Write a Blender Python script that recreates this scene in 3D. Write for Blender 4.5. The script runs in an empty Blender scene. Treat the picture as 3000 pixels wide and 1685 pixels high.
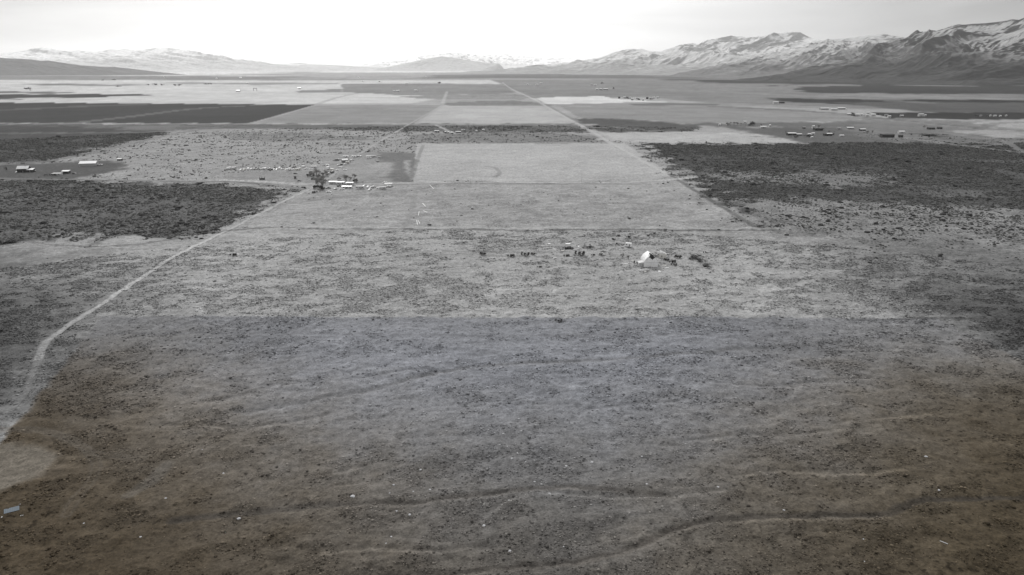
import bpy, math, random
import numpy as np
from mathutils import Vector, Matrix

# ------------------------------------------------------------------ camera, sky, sun, exposure
SC = bpy.context.scene
COL = SC.collection
CAM_H = 120.0                                     # flying height over the plain, metres
PITCH = math.radians(17.91)
FPX, CX, CY = 2000.0, 1500.0, 842.5               # the photograph: 3000 px wide, 73.7 degrees across
cam_d = bpy.data.cameras.new("camera")
cam = bpy.data.objects.new("camera", cam_d)
COL.objects.link(cam)
cam.location = (0, 0, CAM_H)
cam.rotation_euler = (math.pi / 2 - PITCH, 0, 0)
cam_d.sensor_width = 36.0
cam_d.lens = 24.0
cam_d.clip_start = 1.0
cam_d.clip_end = 120000.0
SC.camera = cam

SUN_EL, SUN_AZ = math.radians(36), math.radians(-22)   # azimuth from +Y, clockwise
SUN_DIR = Vector((math.sin(SUN_AZ) * math.cos(SUN_EL), math.cos(SUN_AZ) * math.cos(SUN_EL), math.sin(SUN_EL)))
sl = bpy.data.lights.new("sun", 'SUN')
sl.energy = 2.7
sl.angle = math.radians(4.0)
sl.color = (1.0, 0.993, 0.98)
sun = bpy.data.objects.new("sun", sl)
COL.objects.link(sun)
sun.rotation_euler = SUN_DIR.to_track_quat('Z', 'Y').to_euler()

W = bpy.data.worlds.new("World")
SC.world = W
W.use_nodes = True
wn, wl = W.node_tree.nodes, W.node_tree.links
wn.clear()
def N(tree, typ, **kw):
    n = tree.nodes.new(typ)
    for k, v in kw.items():
        if k.startswith('i_'):
            n.inputs[int(k[2:])].default_value = v
        else:
            setattr(n, k, v)
    return n
def math_node(tree, op, a, b=None, clamp=False):
    n = tree.nodes.new('ShaderNodeMath'); n.operation = op; n.use_clamp = clamp
    for i, s in enumerate((a, b)):
        if s is None: continue
        if isinstance(s, (int, float)): n.inputs[i].default_value = s
        else: tree.links.new(s, n.inputs[i])
    return n.outputs[0]
def build_world():
    t = W.node_tree
    tc = N(t, 'ShaderNodeTexCoord')
    sky = N(t, 'ShaderNodeTexSky', sky_type='NISHITA', sun_disc=False)
    sky.sun_elevation = SUN_EL
    sky.sun_rotation = SUN_AZ
    sky.dust_density = 3.0
    # thin overcast lit from behind by the sun, with faint stratus streaks
    gd = Vector((math.sin(math.radians(-6)), math.cos(math.radians(-6)), 0.30)).normalized()
    dot = N(t, 'ShaderNodeVectorMath', operation='DOT_PRODUCT'); dot.inputs[1].default_value = gd
    nrm = N(t, 'ShaderNodeVectorMath', operation='NORMALIZE')
    t.links.new(tc.outputs['Generated'], nrm.inputs[0]); t.links.new(nrm.outputs[0], dot.inputs[0])
    sx = N(t, 'ShaderNodeSeparateXYZ'); t.links.new(nrm.outputs[0], sx.inputs[0])
    high = math_node(t, 'MULTIPLY', math_node(t, 'MAXIMUM', math_node(t, 'SUBTRACT', sx.outputs[2], .12), 0.0), 1.0)
    d = math_node(t, 'MAXIMUM', dot.outputs['Value'], 0.0)
    glow = math_node(t, 'MULTIPLY', math_node(t, 'POWER', d, 6.5), 1.08)
    mp = N(t, 'ShaderNodeMapping'); mp.inputs['Scale'].default_value = (1.6, 1.6, 14.0)
    mp.inputs['Rotation'].default_value = (0.03, 0.05, 0.3)
    t.links.new(nrm.outputs[0], mp.inputs['Vector'])
    nz = N(t, 'ShaderNodeTexNoise'); nz.inputs['Scale'].default_value = 1.3; nz.inputs['Detail'].default_value = 5
    nz.inputs['Roughness'].default_value = 0.5; nz.inputs['Distortion'].default_value = 0.4
    t.links.new(mp.outputs[0], nz.inputs['Vector'])
    st = math_node(t, 'MULTIPLY', math_node(t, 'SUBTRACT', nz.outputs['Fac'], 0.5), 0.7)
    v = math_node(t, 'ADD', math_node(t, 'ADD', math_node(t, 'ADD', glow, high), 0.25), st)
    v = math_node(t, 'MINIMUM', math_node(t, 'MAXIMUM', v, 0.2), 1.5)
    cc = N(t, 'ShaderNodeCombineColor')
    for i in range(3): t.links.new(v, cc.inputs[i])
    bg1 = N(t, 'ShaderNodeBackground'); bg1.inputs['Strength'].default_value = 0.06
    t.links.new(sky.outputs[0], bg1.inputs[0])
    bg2 = N(t, 'ShaderNodeBackground'); bg2.inputs['Strength'].default_value = 1.0
    t.links.new(cc.outputs[0], bg2.inputs[0])
    mx = N(t, 'ShaderNodeMixShader'); mx.inputs[0].default_value = 0.96
    t.links.new(bg1.outputs[0], mx.inputs[1]); t.links.new(bg2.outputs[0], mx.inputs[2])
    out = N(t, 'ShaderNodeOutputWorld')
    t.links.new(mx.outputs[0], out.inputs[0])
build_world()
SC.view_settings.view_transform = 'Standard'
SC.view_settings.look = 'None'
SC.view_settings.exposure = 0.0
SC.view_settings.gamma = 1.0
SC.view_settings.use_curve_mapping = False
SC.cycles.max_bounces = 6
SC.cycles.diffuse_bounces = 3
SC.cycles.volume_bounces = 2
SC.cycles.use_denoising = True

random.seed(7)
RNG = np.random.default_rng(11)
BETA = 1.5e-5                                     # haze density per metre

# ------------------------------------------------------------------ numeric helpers
def hash2(ix, iy, seed):
    h = (ix.astype(np.int64) * 374761393 + iy.astype(np.int64) * 668265263 + seed * 1442695041) & 0xFFFFFFFF
    h = ((h ^ (h >> 13)) * 1274126177) & 0xFFFFFFFF
    h = h ^ (h >> 16)
    return (h & 0xFFFFFF).astype(np.float32) / 16777215.0
def vnoise(x, y, seed=0):
    fx, fy = np.floor(x), np.floor(y)
    ix, iy = fx.astype(np.int64), fy.astype(np.int64)
    tx, ty = (x - fx).astype(np.float32), (y - fy).astype(np.float32)
    tx = tx * tx * tx * (tx * (tx * 6 - 15) + 10); ty = ty * ty * ty * (ty * (ty * 6 - 15) + 10)
    a, b = hash2(ix, iy, seed), hash2(ix + 1, iy, seed)
    c, d = hash2(ix, iy + 1, seed), hash2(ix + 1, iy + 1, seed)
    return (a * (1 - tx) + b * tx) * (1 - ty) + (c * (1 - tx) + d * tx) * ty
def fbm(x, y, scale, octv=4, seed=0, rough=0.5):
    s, a, tot = 0.0, 1.0, 0.0
    for o in range(octv):
        k = 2.03 ** o / scale
        s = s + a * vnoise(x * k + 17.3 * o, y * k - 9.1 * o, seed + o); tot += a; a *= rough
    return s / tot
def ridged(x, y, scale, octv=4, seed=0, rough=0.5):
    s, a, tot = 0.0, 1.0, 0.0
    for o in range(octv):
        k = 2.1 ** o / scale
        s = s + a * (1 - np.abs(2 * vnoise(x * k + 5.7 * o, y * k + 3.3 * o, seed + o) - 1)); tot += a; a *= rough
    return s / tot
def sstep(a, b, v):
    t = np.clip((v - a) / (b - a), 0, 1)
    return t * t * (3 - 2 * t)
def G(u, v, z=0.0):
    """the point of the plain seen at pixel (u, v) of the photograph"""
    a, b = (u - CX) / FPX, (CY - v) / FPX
    dy = math.cos(PITCH) + b * math.sin(PITCH)
    dz = -math.sin(PITCH) + b * math.cos(PITCH)
    dz = min(dz, -1e-4)
    t = (z - CAM_H) / dz
    return (a * t, dy * t)
def lin(g):
    g = g / 255.0
    return g / 12.92 if g < 0.04045 else ((g + 0.055) / 1.055) ** 2.4
K_LIGHT, L_HAZE = 1.38, 0.85
def alb(g, d):
    T = math.exp(-BETA * d)
    return max(0.03, min(0.62, (lin(g) - L_HAZE * (1 - T)) / (K_LIGHT * T)))

def poly_sd(px, py, poly):
    """signed distance to a polygon, positive inside"""
    d2 = np.full(px.shape, 1e20, np.float32); ins = np.zeros(px.shape, bool)
    n = len(poly)
    for i in range(n):
        ax, ay = poly[i]; bx, by = poly[(i + 1) % n]
        ex, ey = bx - ax, by - ay
        L = ex * ex + ey * ey + 1e-9
        t = np.clip(((px - ax) * ex + (py - ay) * ey) / L, 0, 1)
        dx, dy = px - ax - t * ex, py - ay - t * ey
        d2 = np.minimum(d2, dx * dx + dy * dy)
        c = (ay > py) != (by > py)
        if ey != 0:
            ins ^= c & (px < ex * (py - ay) / ey + ax)
    d = np.sqrt(d2)
    return np.where(ins, d, -d)
def line_d(px, py, pts):
    d2 = np.full(px.shape, 1e20, np.float32)
    for (ax, ay), (bx, by) in zip(pts[:-1], pts[1:]):
        ex, ey = bx - ax, by - ay
        L = ex * ex + ey * ey + 1e-9
        t = np.clip(((px - ax) * ex + (py - ay) * ey) / L, 0, 1)
        dx, dy = px - ax - t * ex, py - ay - t * ey
        d2 = np.minimum(d2, dx * dx + dy * dy)
    return np.sqrt(d2)
def smooth_path(pts, it=2):
    for _ in range(it):
        q = [pts[0]]
        for a, b in zip(pts[:-1], pts[1:]):
            q.append((a[0] * .75 + b[0] * .25, a[1] * .75 + b[1] * .25))
            q.append((a[0] * .25 + b[0] * .75, a[1] * .25 + b[1] * .75))
        q.append(pts[-1]); pts = q
    return pts

# ------------------------------------------------------------------ the plain: soils, fields, scrub, tracks
# patches of soil and crop, and of painted vignette darkening: (outline, grey the patch shows, edge softness, edge waviness, sagebrush density, dark specks)
R = []
def reg(pts, g, soft=1.0, warp=1.0, scrub=0.0, speck=0.0, tint=None):
    P = [G(*p) for p in pts]
    d = float(np.mean([math.hypot(*p) for p in P])); dn = min(math.hypot(*p) for p in P)
    dd = min(d, dn * 1.8)
    px = dd * dd / (CAM_H * FPX)
    R.append(dict(P=P, a=alb(g, dd), soft=soft * (0.35 * px + 0.6), warp=warp * (0.7 * px + 0.8), wsc=4 * px + 9,
                  scrub=scrub, speck=speck, tint=tint))
# far valley floor
reg([(-900, 198.5), (3900, 198.5), (3900, 208), (-900, 208)], 222, 2, 2)
reg([(-900, 206), (1500, 206), (1500, 222), (-900, 222)], 218, 2, 2)
reg([(-900, 222), (560, 222), (1100, 226), (1100, 235), (-900, 236)], 145, 1, 1.5)
reg([(800, 212), (1500, 211), (2100, 206), (3900, 204), (3900, 232), (800, 233)], 172, 1, 2)
reg([(1400, 218), (2000, 214), (3900, 208), (3900, 233), (2000, 232), (1700, 226), (1420, 228)], 140, 1, 2)
reg([(-900, 236), (1500, 234.5), (1500, 245), (1000, 247), (-900, 246)], 202, 1, 1)
reg([(-900, 246), (1000, 247), (1300, 272), (1250, 304), (-900, 303)], 200, 1, 1)
reg([(60, 246), (200, 245), (430, 249), (300, 252), (120, 249)], 138, 1, .5)
reg([(480, 241), (1000, 243), (1000, 247), (700, 248), (500, 245)], 155, 1, 1)
reg([(-900, 268), (100, 268), (210, 272), (60, 274), (-900, 274)], 118, .6, 1)
reg([(-900, 275), (230, 276), (440, 278), (330, 283), (200, 286), (-900, 287)], 82, .6, 1, 0, .6)
reg([(-900, 287), (100, 288), (60, 292), (-900, 292)], 105, .6, 1)
reg([(860, 266), (1000, 261), (1000, 271), (880, 271)], 140, .6, .5)
reg([(1000, 245.5), (1500, 246), (1500, 274), (1330, 278), (1150, 279), (1080, 272), (1000, 271)], 140, .5, .3)
reg([(1440, 235), (2060, 232), (3900, 232), (3900, 330), (2560, 320), (2060, 300), (1900, 285), (1560, 287)], 140, 1, .3)
reg([(2000, 233), (3900, 232), (3900, 252), (2700, 250), (2300, 246), (2000, 240)], 86, 1, 1)  # right side darkened in these belts: vignette painted into the ground colour
reg([(2300, 252), (3900, 252), (3900, 275), (2600, 275), (2350, 270)], 92, 1, 2)
reg([(2370, 277), (2500, 274), (2640, 277), (2800, 284), (2990, 290), (2900, 293), (2600, 285), (2400, 281)], 150, 1, 1)
reg([(2250, 288), (2700, 292), (3900, 296), (3900, 310), (2500, 308), (2280, 298)], 76, 1, 1)
reg([(2450, 300), (3900, 300), (3900, 331), (2700, 330)], 104, 1.5, 1)
reg([(1190, 281), (1340, 278), (1520, 276), (1560, 287), (1545, 292), (1330, 291), (1210, 288)], 152, .6, 1, 0, 1)
reg([(1290, 304), (1340, 298), (1520, 295), (1570, 300), (1640, 308), (1560, 313), (1290, 311)], 140, .6, 1, 0, 1)
reg([(1558, 288), (1640, 284), (1770, 282), (1790, 289), (1900, 297), (1950, 299), (1800, 301), (1620, 306), (1600, 305)], 212, .5, .5)
reg([(1620, 306), (1900, 300), (2100, 301), (2560, 318), (2560, 322), (2200, 312), (1900, 310), (1640, 312)], 150, .6, .5)
reg([(1830, 306), (1950, 302), (2120, 304), (2100, 309), (1880, 309)], 118, .6, .6)
# belt of ploughed and fallow fields
reg([(-1200, 301), (120, 301), (800, 306), (920, 308), (735, 361), (-1200, 361)], 78, .25, .1)
reg([(-1200, 301), (100, 301), (180, 304), (-60, 316), (-1200, 322)], 60, .25, .1)
reg([(925, 308), (1290, 308), (1225, 361), (740, 361)], 148, .25, .1)
reg([(1300, 309), (1590, 311), (1640, 330), (1685, 361), (1235, 361)], 176, .25, .1)
reg([(1640, 313), (1860, 310), (2150, 312), (2350, 322), (2560, 345), (2480, 355), (2100, 360), (2000, 362), (1900, 352), (1700, 345)], 146, .5, .3)
reg([(1690, 346), (1900, 352), (2020, 366), (2060, 385), (1760, 387), (1735, 375)], 96, 3, 3, .3, .8)
reg([(1800, 352), (2000, 362), (2100, 361), (2480, 356), (2600, 352), (2900, 372), (2500, 372), (2100, 372)], 116, 4, 3, .05, .6)
reg([(2560, 330), (3900, 331), (3900, 350), (2820, 350), (2600, 346)], 70, .6, .5)
reg([(2530, 346), (2620, 344), (2760, 352), (2900, 366), (2860, 385), (2850, 398), (2560, 390), (2400, 384), (2380, 372), (2560, 362)], 132, 4, 4, 0, .8)
# scrub strips and grassland behind the junk yard
reg([(-1200, 361), (1690, 363), (1740, 388), (1500, 392), (1100, 386), (700, 384), (-1200, 388)], 112, 1.5, 2.5, .4, 1)
reg([(100, 377), (350, 371), (520, 366), (520, 380), (300, 381), (140, 384)], 120, .5, 1)
reg([(-1200, 366), (180, 366), (520, 386), (300, 440), (150, 476), (-1200, 486)], 84, 9, 4, .8, 1)
reg([(520, 382), (700, 376), (1180, 385), (1700, 392), (1850, 415), (1960, 515), (1940, 535), (560, 535), (150, 530), (120, 488), (300, 440)], 156, 6, 4, .12, .8)
reg([(620, 388), (900, 392), (1100, 398), (1050, 412), (700, 410)], 138, 5, 5, .12, 1)
reg([(1185, 395), (1500, 388), (1690, 392), (1800, 416), (1500, 420), (1200, 418)], 138, 1, 2, .12, 1)
reg([(1740, 388), (2100, 386), (2220, 395), (2300, 418), (1850, 418), (1800, 412)], 184, 5, 4, 0, .7)
reg([(2120, 372), (2420, 374), (2560, 390), (2640, 418), (2350, 420), (2240, 398)], 108, 5, 3, 0, .5)
reg([(2450, 392), (2560, 390), (2850, 396), (3000, 405), (3900, 410), (3900, 440), (2780, 428), (2640, 414)], 126, 6, 5, .1, 1)
reg([(-60, 487), (150, 478), (300, 470), (370, 480), (350, 500), (280, 512), (150, 530), (-200, 528)], 96, 5, 3)
# pale pasture with the bare drive, and the yards
reg([(1220, 421), (1830, 420), (1900, 465), (1965, 515), (1900, 530), (1212, 533)], 177, .4, .3, 0, .25)
reg([(1100, 446), (1220, 449), (1222, 470), (1210, 535), (1050, 525), (1080, 500), (1110, 478)], 120, 1.2, 1, 0, .1)
reg([(1085, 476), (1155, 477), (1140, 519), (1066, 518)], 160, 3, 1, 0, .5)
reg([(1184, 470), (1205, 470), (1200, 518), (1188, 500)], 162, 2, 1, 0, .4)
reg([(700, 507), (900, 500), (1000, 450), (1110, 447), (1075, 505), (1150, 545), (1140, 560), (900, 565), (650, 530), (640, 515)], 152, 5, 5, 0, .4)
# the wide pasture between the two ditches, and the near plain
reg([(600, 560), (900, 545), (1200, 540), (1920, 540), (2050, 575), (2260, 680), (2100, 690), (900, 690), (560, 690)], 167, 3, 2, .008, .5)
reg([(1250, 590), (1500, 575), (1800, 580), (1980, 630), (1850, 660), (1400, 650), (1250, 620)], 160, 30, 12, .01, .8)
# dark sagebrush flats
reg([(-1200, 520), (0, 522), (550, 536), (780, 545), (870, 556), (810, 590), (720, 640), (610, 690), (440, 700), (70, 704), (-20, 716), (-1200, 740)], 84, 8, 7, 1, 1)
reg([(1880, 420), (2350, 420), (2700, 418), (3900, 436), (3900, 700), (3000, 712), (2700, 690), (2400, 680), (2250, 668), (2120, 590), (1990, 520)], 76, 8, 7, 1, 1)
reg([(2050, 505), (2560, 505), (2640, 530), (2500, 545), (2250, 540), (2080, 530)], 116, 12, 7, .6, 1)
reg([(2150, 590), (2400, 585), (2900, 610), (3300, 640), (3300, 720), (2500, 690), (2280, 668)], 124, 14, 9, .62, 1)
reg([(2660, 545), (2850, 555), (2900, 575), (2700, 572)], 100, 10, 8, .4, 1)
reg([(2740, 462), (2960, 468), (3300, 474), (3300, 482), (2900, 478)], 92, 8, 4, .5, .5)
reg([(2900, 495), (3100, 520), (3300, 540), (3300, 552), (3000, 522)], 92, 8, 4, .3, .5)
reg([(2300, 668), (2600, 690), (3000, 715), (3900, 760), (3900, 830), (3000, 790), (2500, 740)], 128, 18, 12, .2, 1)
# vignette darkening painted into the ground colour, left and right of the near plain
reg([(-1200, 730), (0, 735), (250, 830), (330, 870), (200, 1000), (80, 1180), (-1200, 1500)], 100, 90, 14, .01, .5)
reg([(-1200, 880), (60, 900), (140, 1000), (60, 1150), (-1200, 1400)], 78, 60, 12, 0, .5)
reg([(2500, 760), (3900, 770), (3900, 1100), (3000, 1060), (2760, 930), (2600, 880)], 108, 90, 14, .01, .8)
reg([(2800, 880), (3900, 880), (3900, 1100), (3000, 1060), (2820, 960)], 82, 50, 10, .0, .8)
# the near parcel: browner soil, vignette darkening painted into the near edge and corners
reg([(298, 927), (2742, 930), (3900, 1490), (3900, 1900), (-1200, 1900), (-560, 1905)], 132, .8, .4, 0, .35, (.98, .99, 1.03))
reg([(700, 940), (2200, 940), (2300, 1100), (1900, 1250), (1100, 1230), (620, 1100)], 142, 110, 8, 0, .3, (.955, .985, 1.08))
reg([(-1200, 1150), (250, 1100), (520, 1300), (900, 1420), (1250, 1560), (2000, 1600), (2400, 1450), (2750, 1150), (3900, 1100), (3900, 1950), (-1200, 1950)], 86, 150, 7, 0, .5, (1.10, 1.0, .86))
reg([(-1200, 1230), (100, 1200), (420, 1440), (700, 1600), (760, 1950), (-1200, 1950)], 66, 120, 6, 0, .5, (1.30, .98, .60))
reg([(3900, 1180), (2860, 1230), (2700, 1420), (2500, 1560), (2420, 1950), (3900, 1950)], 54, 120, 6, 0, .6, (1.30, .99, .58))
reg([(-300, 1310), (20, 1302), (120, 1308), (178, 1340), (130, 1390), (20, 1440), (-300, 1500)], 112, 3, 1.2, 0, 0, (1.12, 1.0, .84))
# lines: (points, half width m, grey, softness m, strength, ruts)
LN = []
def line(pts, w, g, soft=None, k=1.0, ruts=False, dig=0.0, tint=None, sm=2):
    P = smooth_path([G(*p) for p in pts], sm)
    d = float(np.mean([math.hypot(*p) for p in P]))
    tt = []
    for p, q in zip(P[:-1], P[1:]):
        e = math.hypot(q[0] - p[0], q[1] - p[1]) + 1e-9; m_ = ((p[0] + q[0]) / 2, (p[1] + q[1]) / 2); h_ = math.hypot(*m_)
        tt.append(abs((q[0] - p[0]) * m_[1] - (q[1] - p[1]) * m_[0]) / (e * h_))
    tt = float(np.mean(tt)); fw = math.hypot(1.5 * d * d / (CAM_H * FPX) * tt, 1.1 * d / FPX * math.sqrt(max(0, 1 - tt * tt)))
    if fw > w: k *= (w / fw) ** .35; w = fw
    LN.append(dict(P=P, w=w, a=alb(g, d), soft=soft if soft else 0.4 * w + 0.3, k=k, ruts=ruts, dig=dig, tint=tint))
# two-track road running up the left side
line([(115, 1050), (118, 1030), (135, 1000), (200, 955), (300, 890), (400, 822), (500, 755), (580, 715), (700, 660), (800, 607), (890, 562)], 1.4, 196, .9, .75)
line([(-400, 1500), (0, 1240), (60, 1180), (108, 1120), (122, 1070), (118, 1030), (135, 1000), (200, 955), (300, 890)], 2.8, 128, 1.6, .5, True)
line([(-60, 1270), (20, 1215), (80, 1140), (106, 1080), (116, 1040), (135, 1000)], .8, 136, 1.2, .35)
line([(-200, 1330), (20, 1200), (80, 1120), (95, 1060), (120, 1010)], 3.0, 125, 1.5, .4, True)
line([(890, 562), (960, 528), (1010, 480), (1070, 440), (1130, 405), (1185, 372), (1240, 340), (1295, 310)], 2.0, 180, 1.4, .6)
line([(1295, 308), (1303, 285), (1310, 268)], 5, 190, 6, .6)
# section road from the far valley to the pasture corner
line([(1473, 243), (1500, 263), (1560, 288), (1610, 318), (1660, 345), (1700, 366), (1760, 402), (1850, 455), (1940, 505), (1962, 518)], 3.0, 190, 2, .8)
line([(1490, 252), (1572, 290), (1625, 320), (1675, 348), (1716, 368)], 3, 120, 2.5, .6)
line([(1962, 512), (2040, 560), (2120, 610), (2215, 668)], 2.2, 92, 1.5, .8)
# roads and fence lines running across
line([(-600, 524), (0, 523), (550, 530), (760, 536), (890, 555)], 4.0, 132, 1.5, .8)
line([(640, 527), (900, 540), (1100, 540), (1250, 534), (1500, 537), (1800, 536), (1950, 528), (2040, 520)], 2.6, 196, 1.2, .8)
line([(1150, 541), (1300, 537), (1600, 540), (1900, 540)], 1.5, 118, 1, .7)
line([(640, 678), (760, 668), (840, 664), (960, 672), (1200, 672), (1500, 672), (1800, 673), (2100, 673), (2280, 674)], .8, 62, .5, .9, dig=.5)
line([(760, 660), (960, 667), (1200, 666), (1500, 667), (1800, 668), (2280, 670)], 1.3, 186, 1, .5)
line([(-600, 489), (0, 486), (150, 474), (300, 440), (430, 410), (560, 382), (740, 360)], 4.0, 130, 1.5, .8)
line([(-200, 330), (0, 323), (300, 309), (420, 305)], 7, 128, 3, .7)
line([(200, 362), (400, 340), (560, 318), (760, 308)], 6, 130, 3, .8)
line([(735, 361), (830, 335), (925, 308)], 5, 176, 3, .6)
line([(925, 306), (1000, 282), (1055, 272)], 10, 160, 6, .7)
line([(1225, 361), (1262, 335), (1300, 308)], 8, 178, 4, .6)
line([(-400, 361), (800, 363), (1300, 366), (1700, 366)], 5, 180, 2, .55)
line([(-400, 390), (200, 391), (500, 386), (620, 384)], 4, 150, 2, .5)
line([(1278, 367), (1310, 382), (1330, 392)], 4, 178, 1.5, .8)
line([(1720, 366), (1740, 375), (1810, 372), (1900, 384), (2100, 388)], 4, 150, 2, .6)
line([(2080, 312), (2300, 322), (2500, 335), (2560, 345), (2760, 366), (2900, 378), (3300, 400)], 7, 76, 4, .7)
line([(2560, 348), (2660, 356), (2780, 370), (2830, 374)], 7, 160, 3, .6)
line([(1950, 262), (2100, 270), (2400, 282), (2700, 300)], 14, 165, 8, .5)
line([(2600, 398), (2680, 408), (2800, 424), (3000, 448)], 4, 150, 1.5, .7)
for q_, g_ in (([(3400, 348), (3000, 350), (2900, 352), (2845, 357), (2826, 363), (2850, 372), (2920, 382), (3010, 391), (3300, 410)], 128), ([(3300, 360), (3000, 358), (2920, 361), (2885, 367), (2930, 375), (3020, 383), (3300, 395)], 112),
               ([(2850, 404), (2930, 409), (2962, 422), (2985, 440), (3060, 470)], 138), ([(2990, 404), (2955, 414), (2972, 432), (3040, 456)], 118), ([(2850, 428), (2940, 424), (2990, 412)], 132)):
    line(q_, 4.5, g_, 2, .75)
line([(1240, 425), (1222, 470), (1210, 510), (1205, 528)], 2.4, 136, 1.2, .7)
line([(1175, 440), (1190, 425), (1230, 424)], 2.2, 150, 1, .7)
line([(1245, 445), (1350, 438), (1470, 442), (1500, 446)], 1.6, 160, 1, .6)
line([(1420, 488), (1450, 490), (1466, 505), (1458, 516), (1440, 520), (1380, 515)], 1.4, 128, 1, .7)
line([(600, 528), (680, 478), (740, 470)], 3.0, 138, 1.5, .6)
line([(650, 494), (900, 499)], 2.2, 176, 1, .6)
# old tracks and washes over the near plain
line([(-200, 812), (0, 788), (160, 772), (230, 776), (380, 740), (520, 728)], 1.2, 128, 1, .6, True)
line([(-200, 950), (0, 915), (180, 896), (350, 868), (440, 862), (500, 865), (600, 842), (740, 810), (840, 782), (980, 770), (1160, 752), (1420, 740), (1600, 722)], 1.2, 108, 1.2, .38, dig=.25)
line([(60, 702), (120, 716), (250, 722), (400, 716), (560, 694)], 1.0, 84, .8, .8, dig=.3)
line([(1160, 752), (1400, 745), (1600, 752), (1760, 770)], 1.2, 122, 1, .6)
line([(700, 650), (800, 632), (950, 620), (1200, 600), (1300, 565)], 1.6, 138, 1.4, .6)
line([(840, 640), (860, 625), (960, 612), (1080, 607)], 1.0, 130, .8, .6)
line([(1218, 560), (1212, 600), (1200, 640), (1180, 668)], 2.0, 140, 1.6, .6)
line([(760, 610), (1000, 575), (1200, 562), (1280, 540)], 1.2, 124, 1, .6)
line([(1100, 560), (1240, 555), (1280, 540)], 1.2, 118, 1, .6)
line([(1760, 700), (1900, 690), (2050, 678)], 1.6, 172, 1, .4)
line([(1700, 735), (1500, 740), (1300, 735)], 1.0, 120, .8, .6)
line([(2500, 935), (3000, 930), (3500, 925)], 1.2, 84, .8, .7)
line([(340, 975), (900, 978), (1400, 985), (2100, 978), (2700, 985)], .8, 112, .9, .35, tint=(.97, .98, 1.05))
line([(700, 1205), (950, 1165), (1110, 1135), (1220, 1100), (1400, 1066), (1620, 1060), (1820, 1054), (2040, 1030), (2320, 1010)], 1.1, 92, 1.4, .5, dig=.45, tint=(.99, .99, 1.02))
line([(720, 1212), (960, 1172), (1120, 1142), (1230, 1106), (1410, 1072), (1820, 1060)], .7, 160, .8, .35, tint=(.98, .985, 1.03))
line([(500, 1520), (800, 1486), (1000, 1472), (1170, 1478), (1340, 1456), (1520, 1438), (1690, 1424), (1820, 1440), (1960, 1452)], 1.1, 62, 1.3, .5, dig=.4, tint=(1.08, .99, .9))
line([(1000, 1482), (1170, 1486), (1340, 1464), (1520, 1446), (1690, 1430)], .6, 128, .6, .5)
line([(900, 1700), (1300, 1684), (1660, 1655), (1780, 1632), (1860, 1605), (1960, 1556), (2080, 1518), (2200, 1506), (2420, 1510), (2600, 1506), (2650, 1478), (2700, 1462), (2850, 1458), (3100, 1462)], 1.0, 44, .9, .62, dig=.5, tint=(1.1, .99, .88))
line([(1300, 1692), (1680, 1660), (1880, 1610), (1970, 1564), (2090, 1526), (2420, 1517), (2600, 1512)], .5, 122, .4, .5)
line([(-100, 1262), (100, 1256), (190, 1272), (250, 1310), (285, 1350), (275, 1400), (230, 1450), (190, 1500)], 1.7, 96, 1.2, .55, True, tint=(1.1, .99, .86))
line([(60, 1262), (160, 1268), (215, 1300), (300, 1330), (420, 1340)], 1.5, 92, 1.0, .45, True, tint=(1.1, .99, .86))
line([(380, 1450), (450, 1400), (490, 1360)], 2.0, 104, 1.5, .4, tint=(1.02, .99, .95))

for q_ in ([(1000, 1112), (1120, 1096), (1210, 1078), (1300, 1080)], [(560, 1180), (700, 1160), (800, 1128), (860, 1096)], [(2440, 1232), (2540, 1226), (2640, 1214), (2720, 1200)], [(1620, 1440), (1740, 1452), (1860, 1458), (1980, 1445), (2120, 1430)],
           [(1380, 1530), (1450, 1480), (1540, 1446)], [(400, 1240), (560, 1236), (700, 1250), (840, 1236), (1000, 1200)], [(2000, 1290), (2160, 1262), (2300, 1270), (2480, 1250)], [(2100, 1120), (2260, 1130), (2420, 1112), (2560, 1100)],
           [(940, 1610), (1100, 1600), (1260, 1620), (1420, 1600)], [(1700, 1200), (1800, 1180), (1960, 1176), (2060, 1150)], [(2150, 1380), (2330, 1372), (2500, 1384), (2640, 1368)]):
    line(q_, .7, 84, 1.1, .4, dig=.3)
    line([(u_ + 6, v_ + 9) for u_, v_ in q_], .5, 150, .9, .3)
PARCEL = [G(298, 927), G(2742, 930), G(3000, 1056), G(3900, 1495), G(3900, 1900), G(-480, 1911)]
ALB0 = alb(165, 400)
def patch(x, y):
    cl = fbm(x + y * .4, (y - x * .3) * 1.6, 11, 4, 81, .6)
    return sstep(.47, .62, cl + (fbm(x, y, 60, 3, 83) - .5) * .35)
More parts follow.
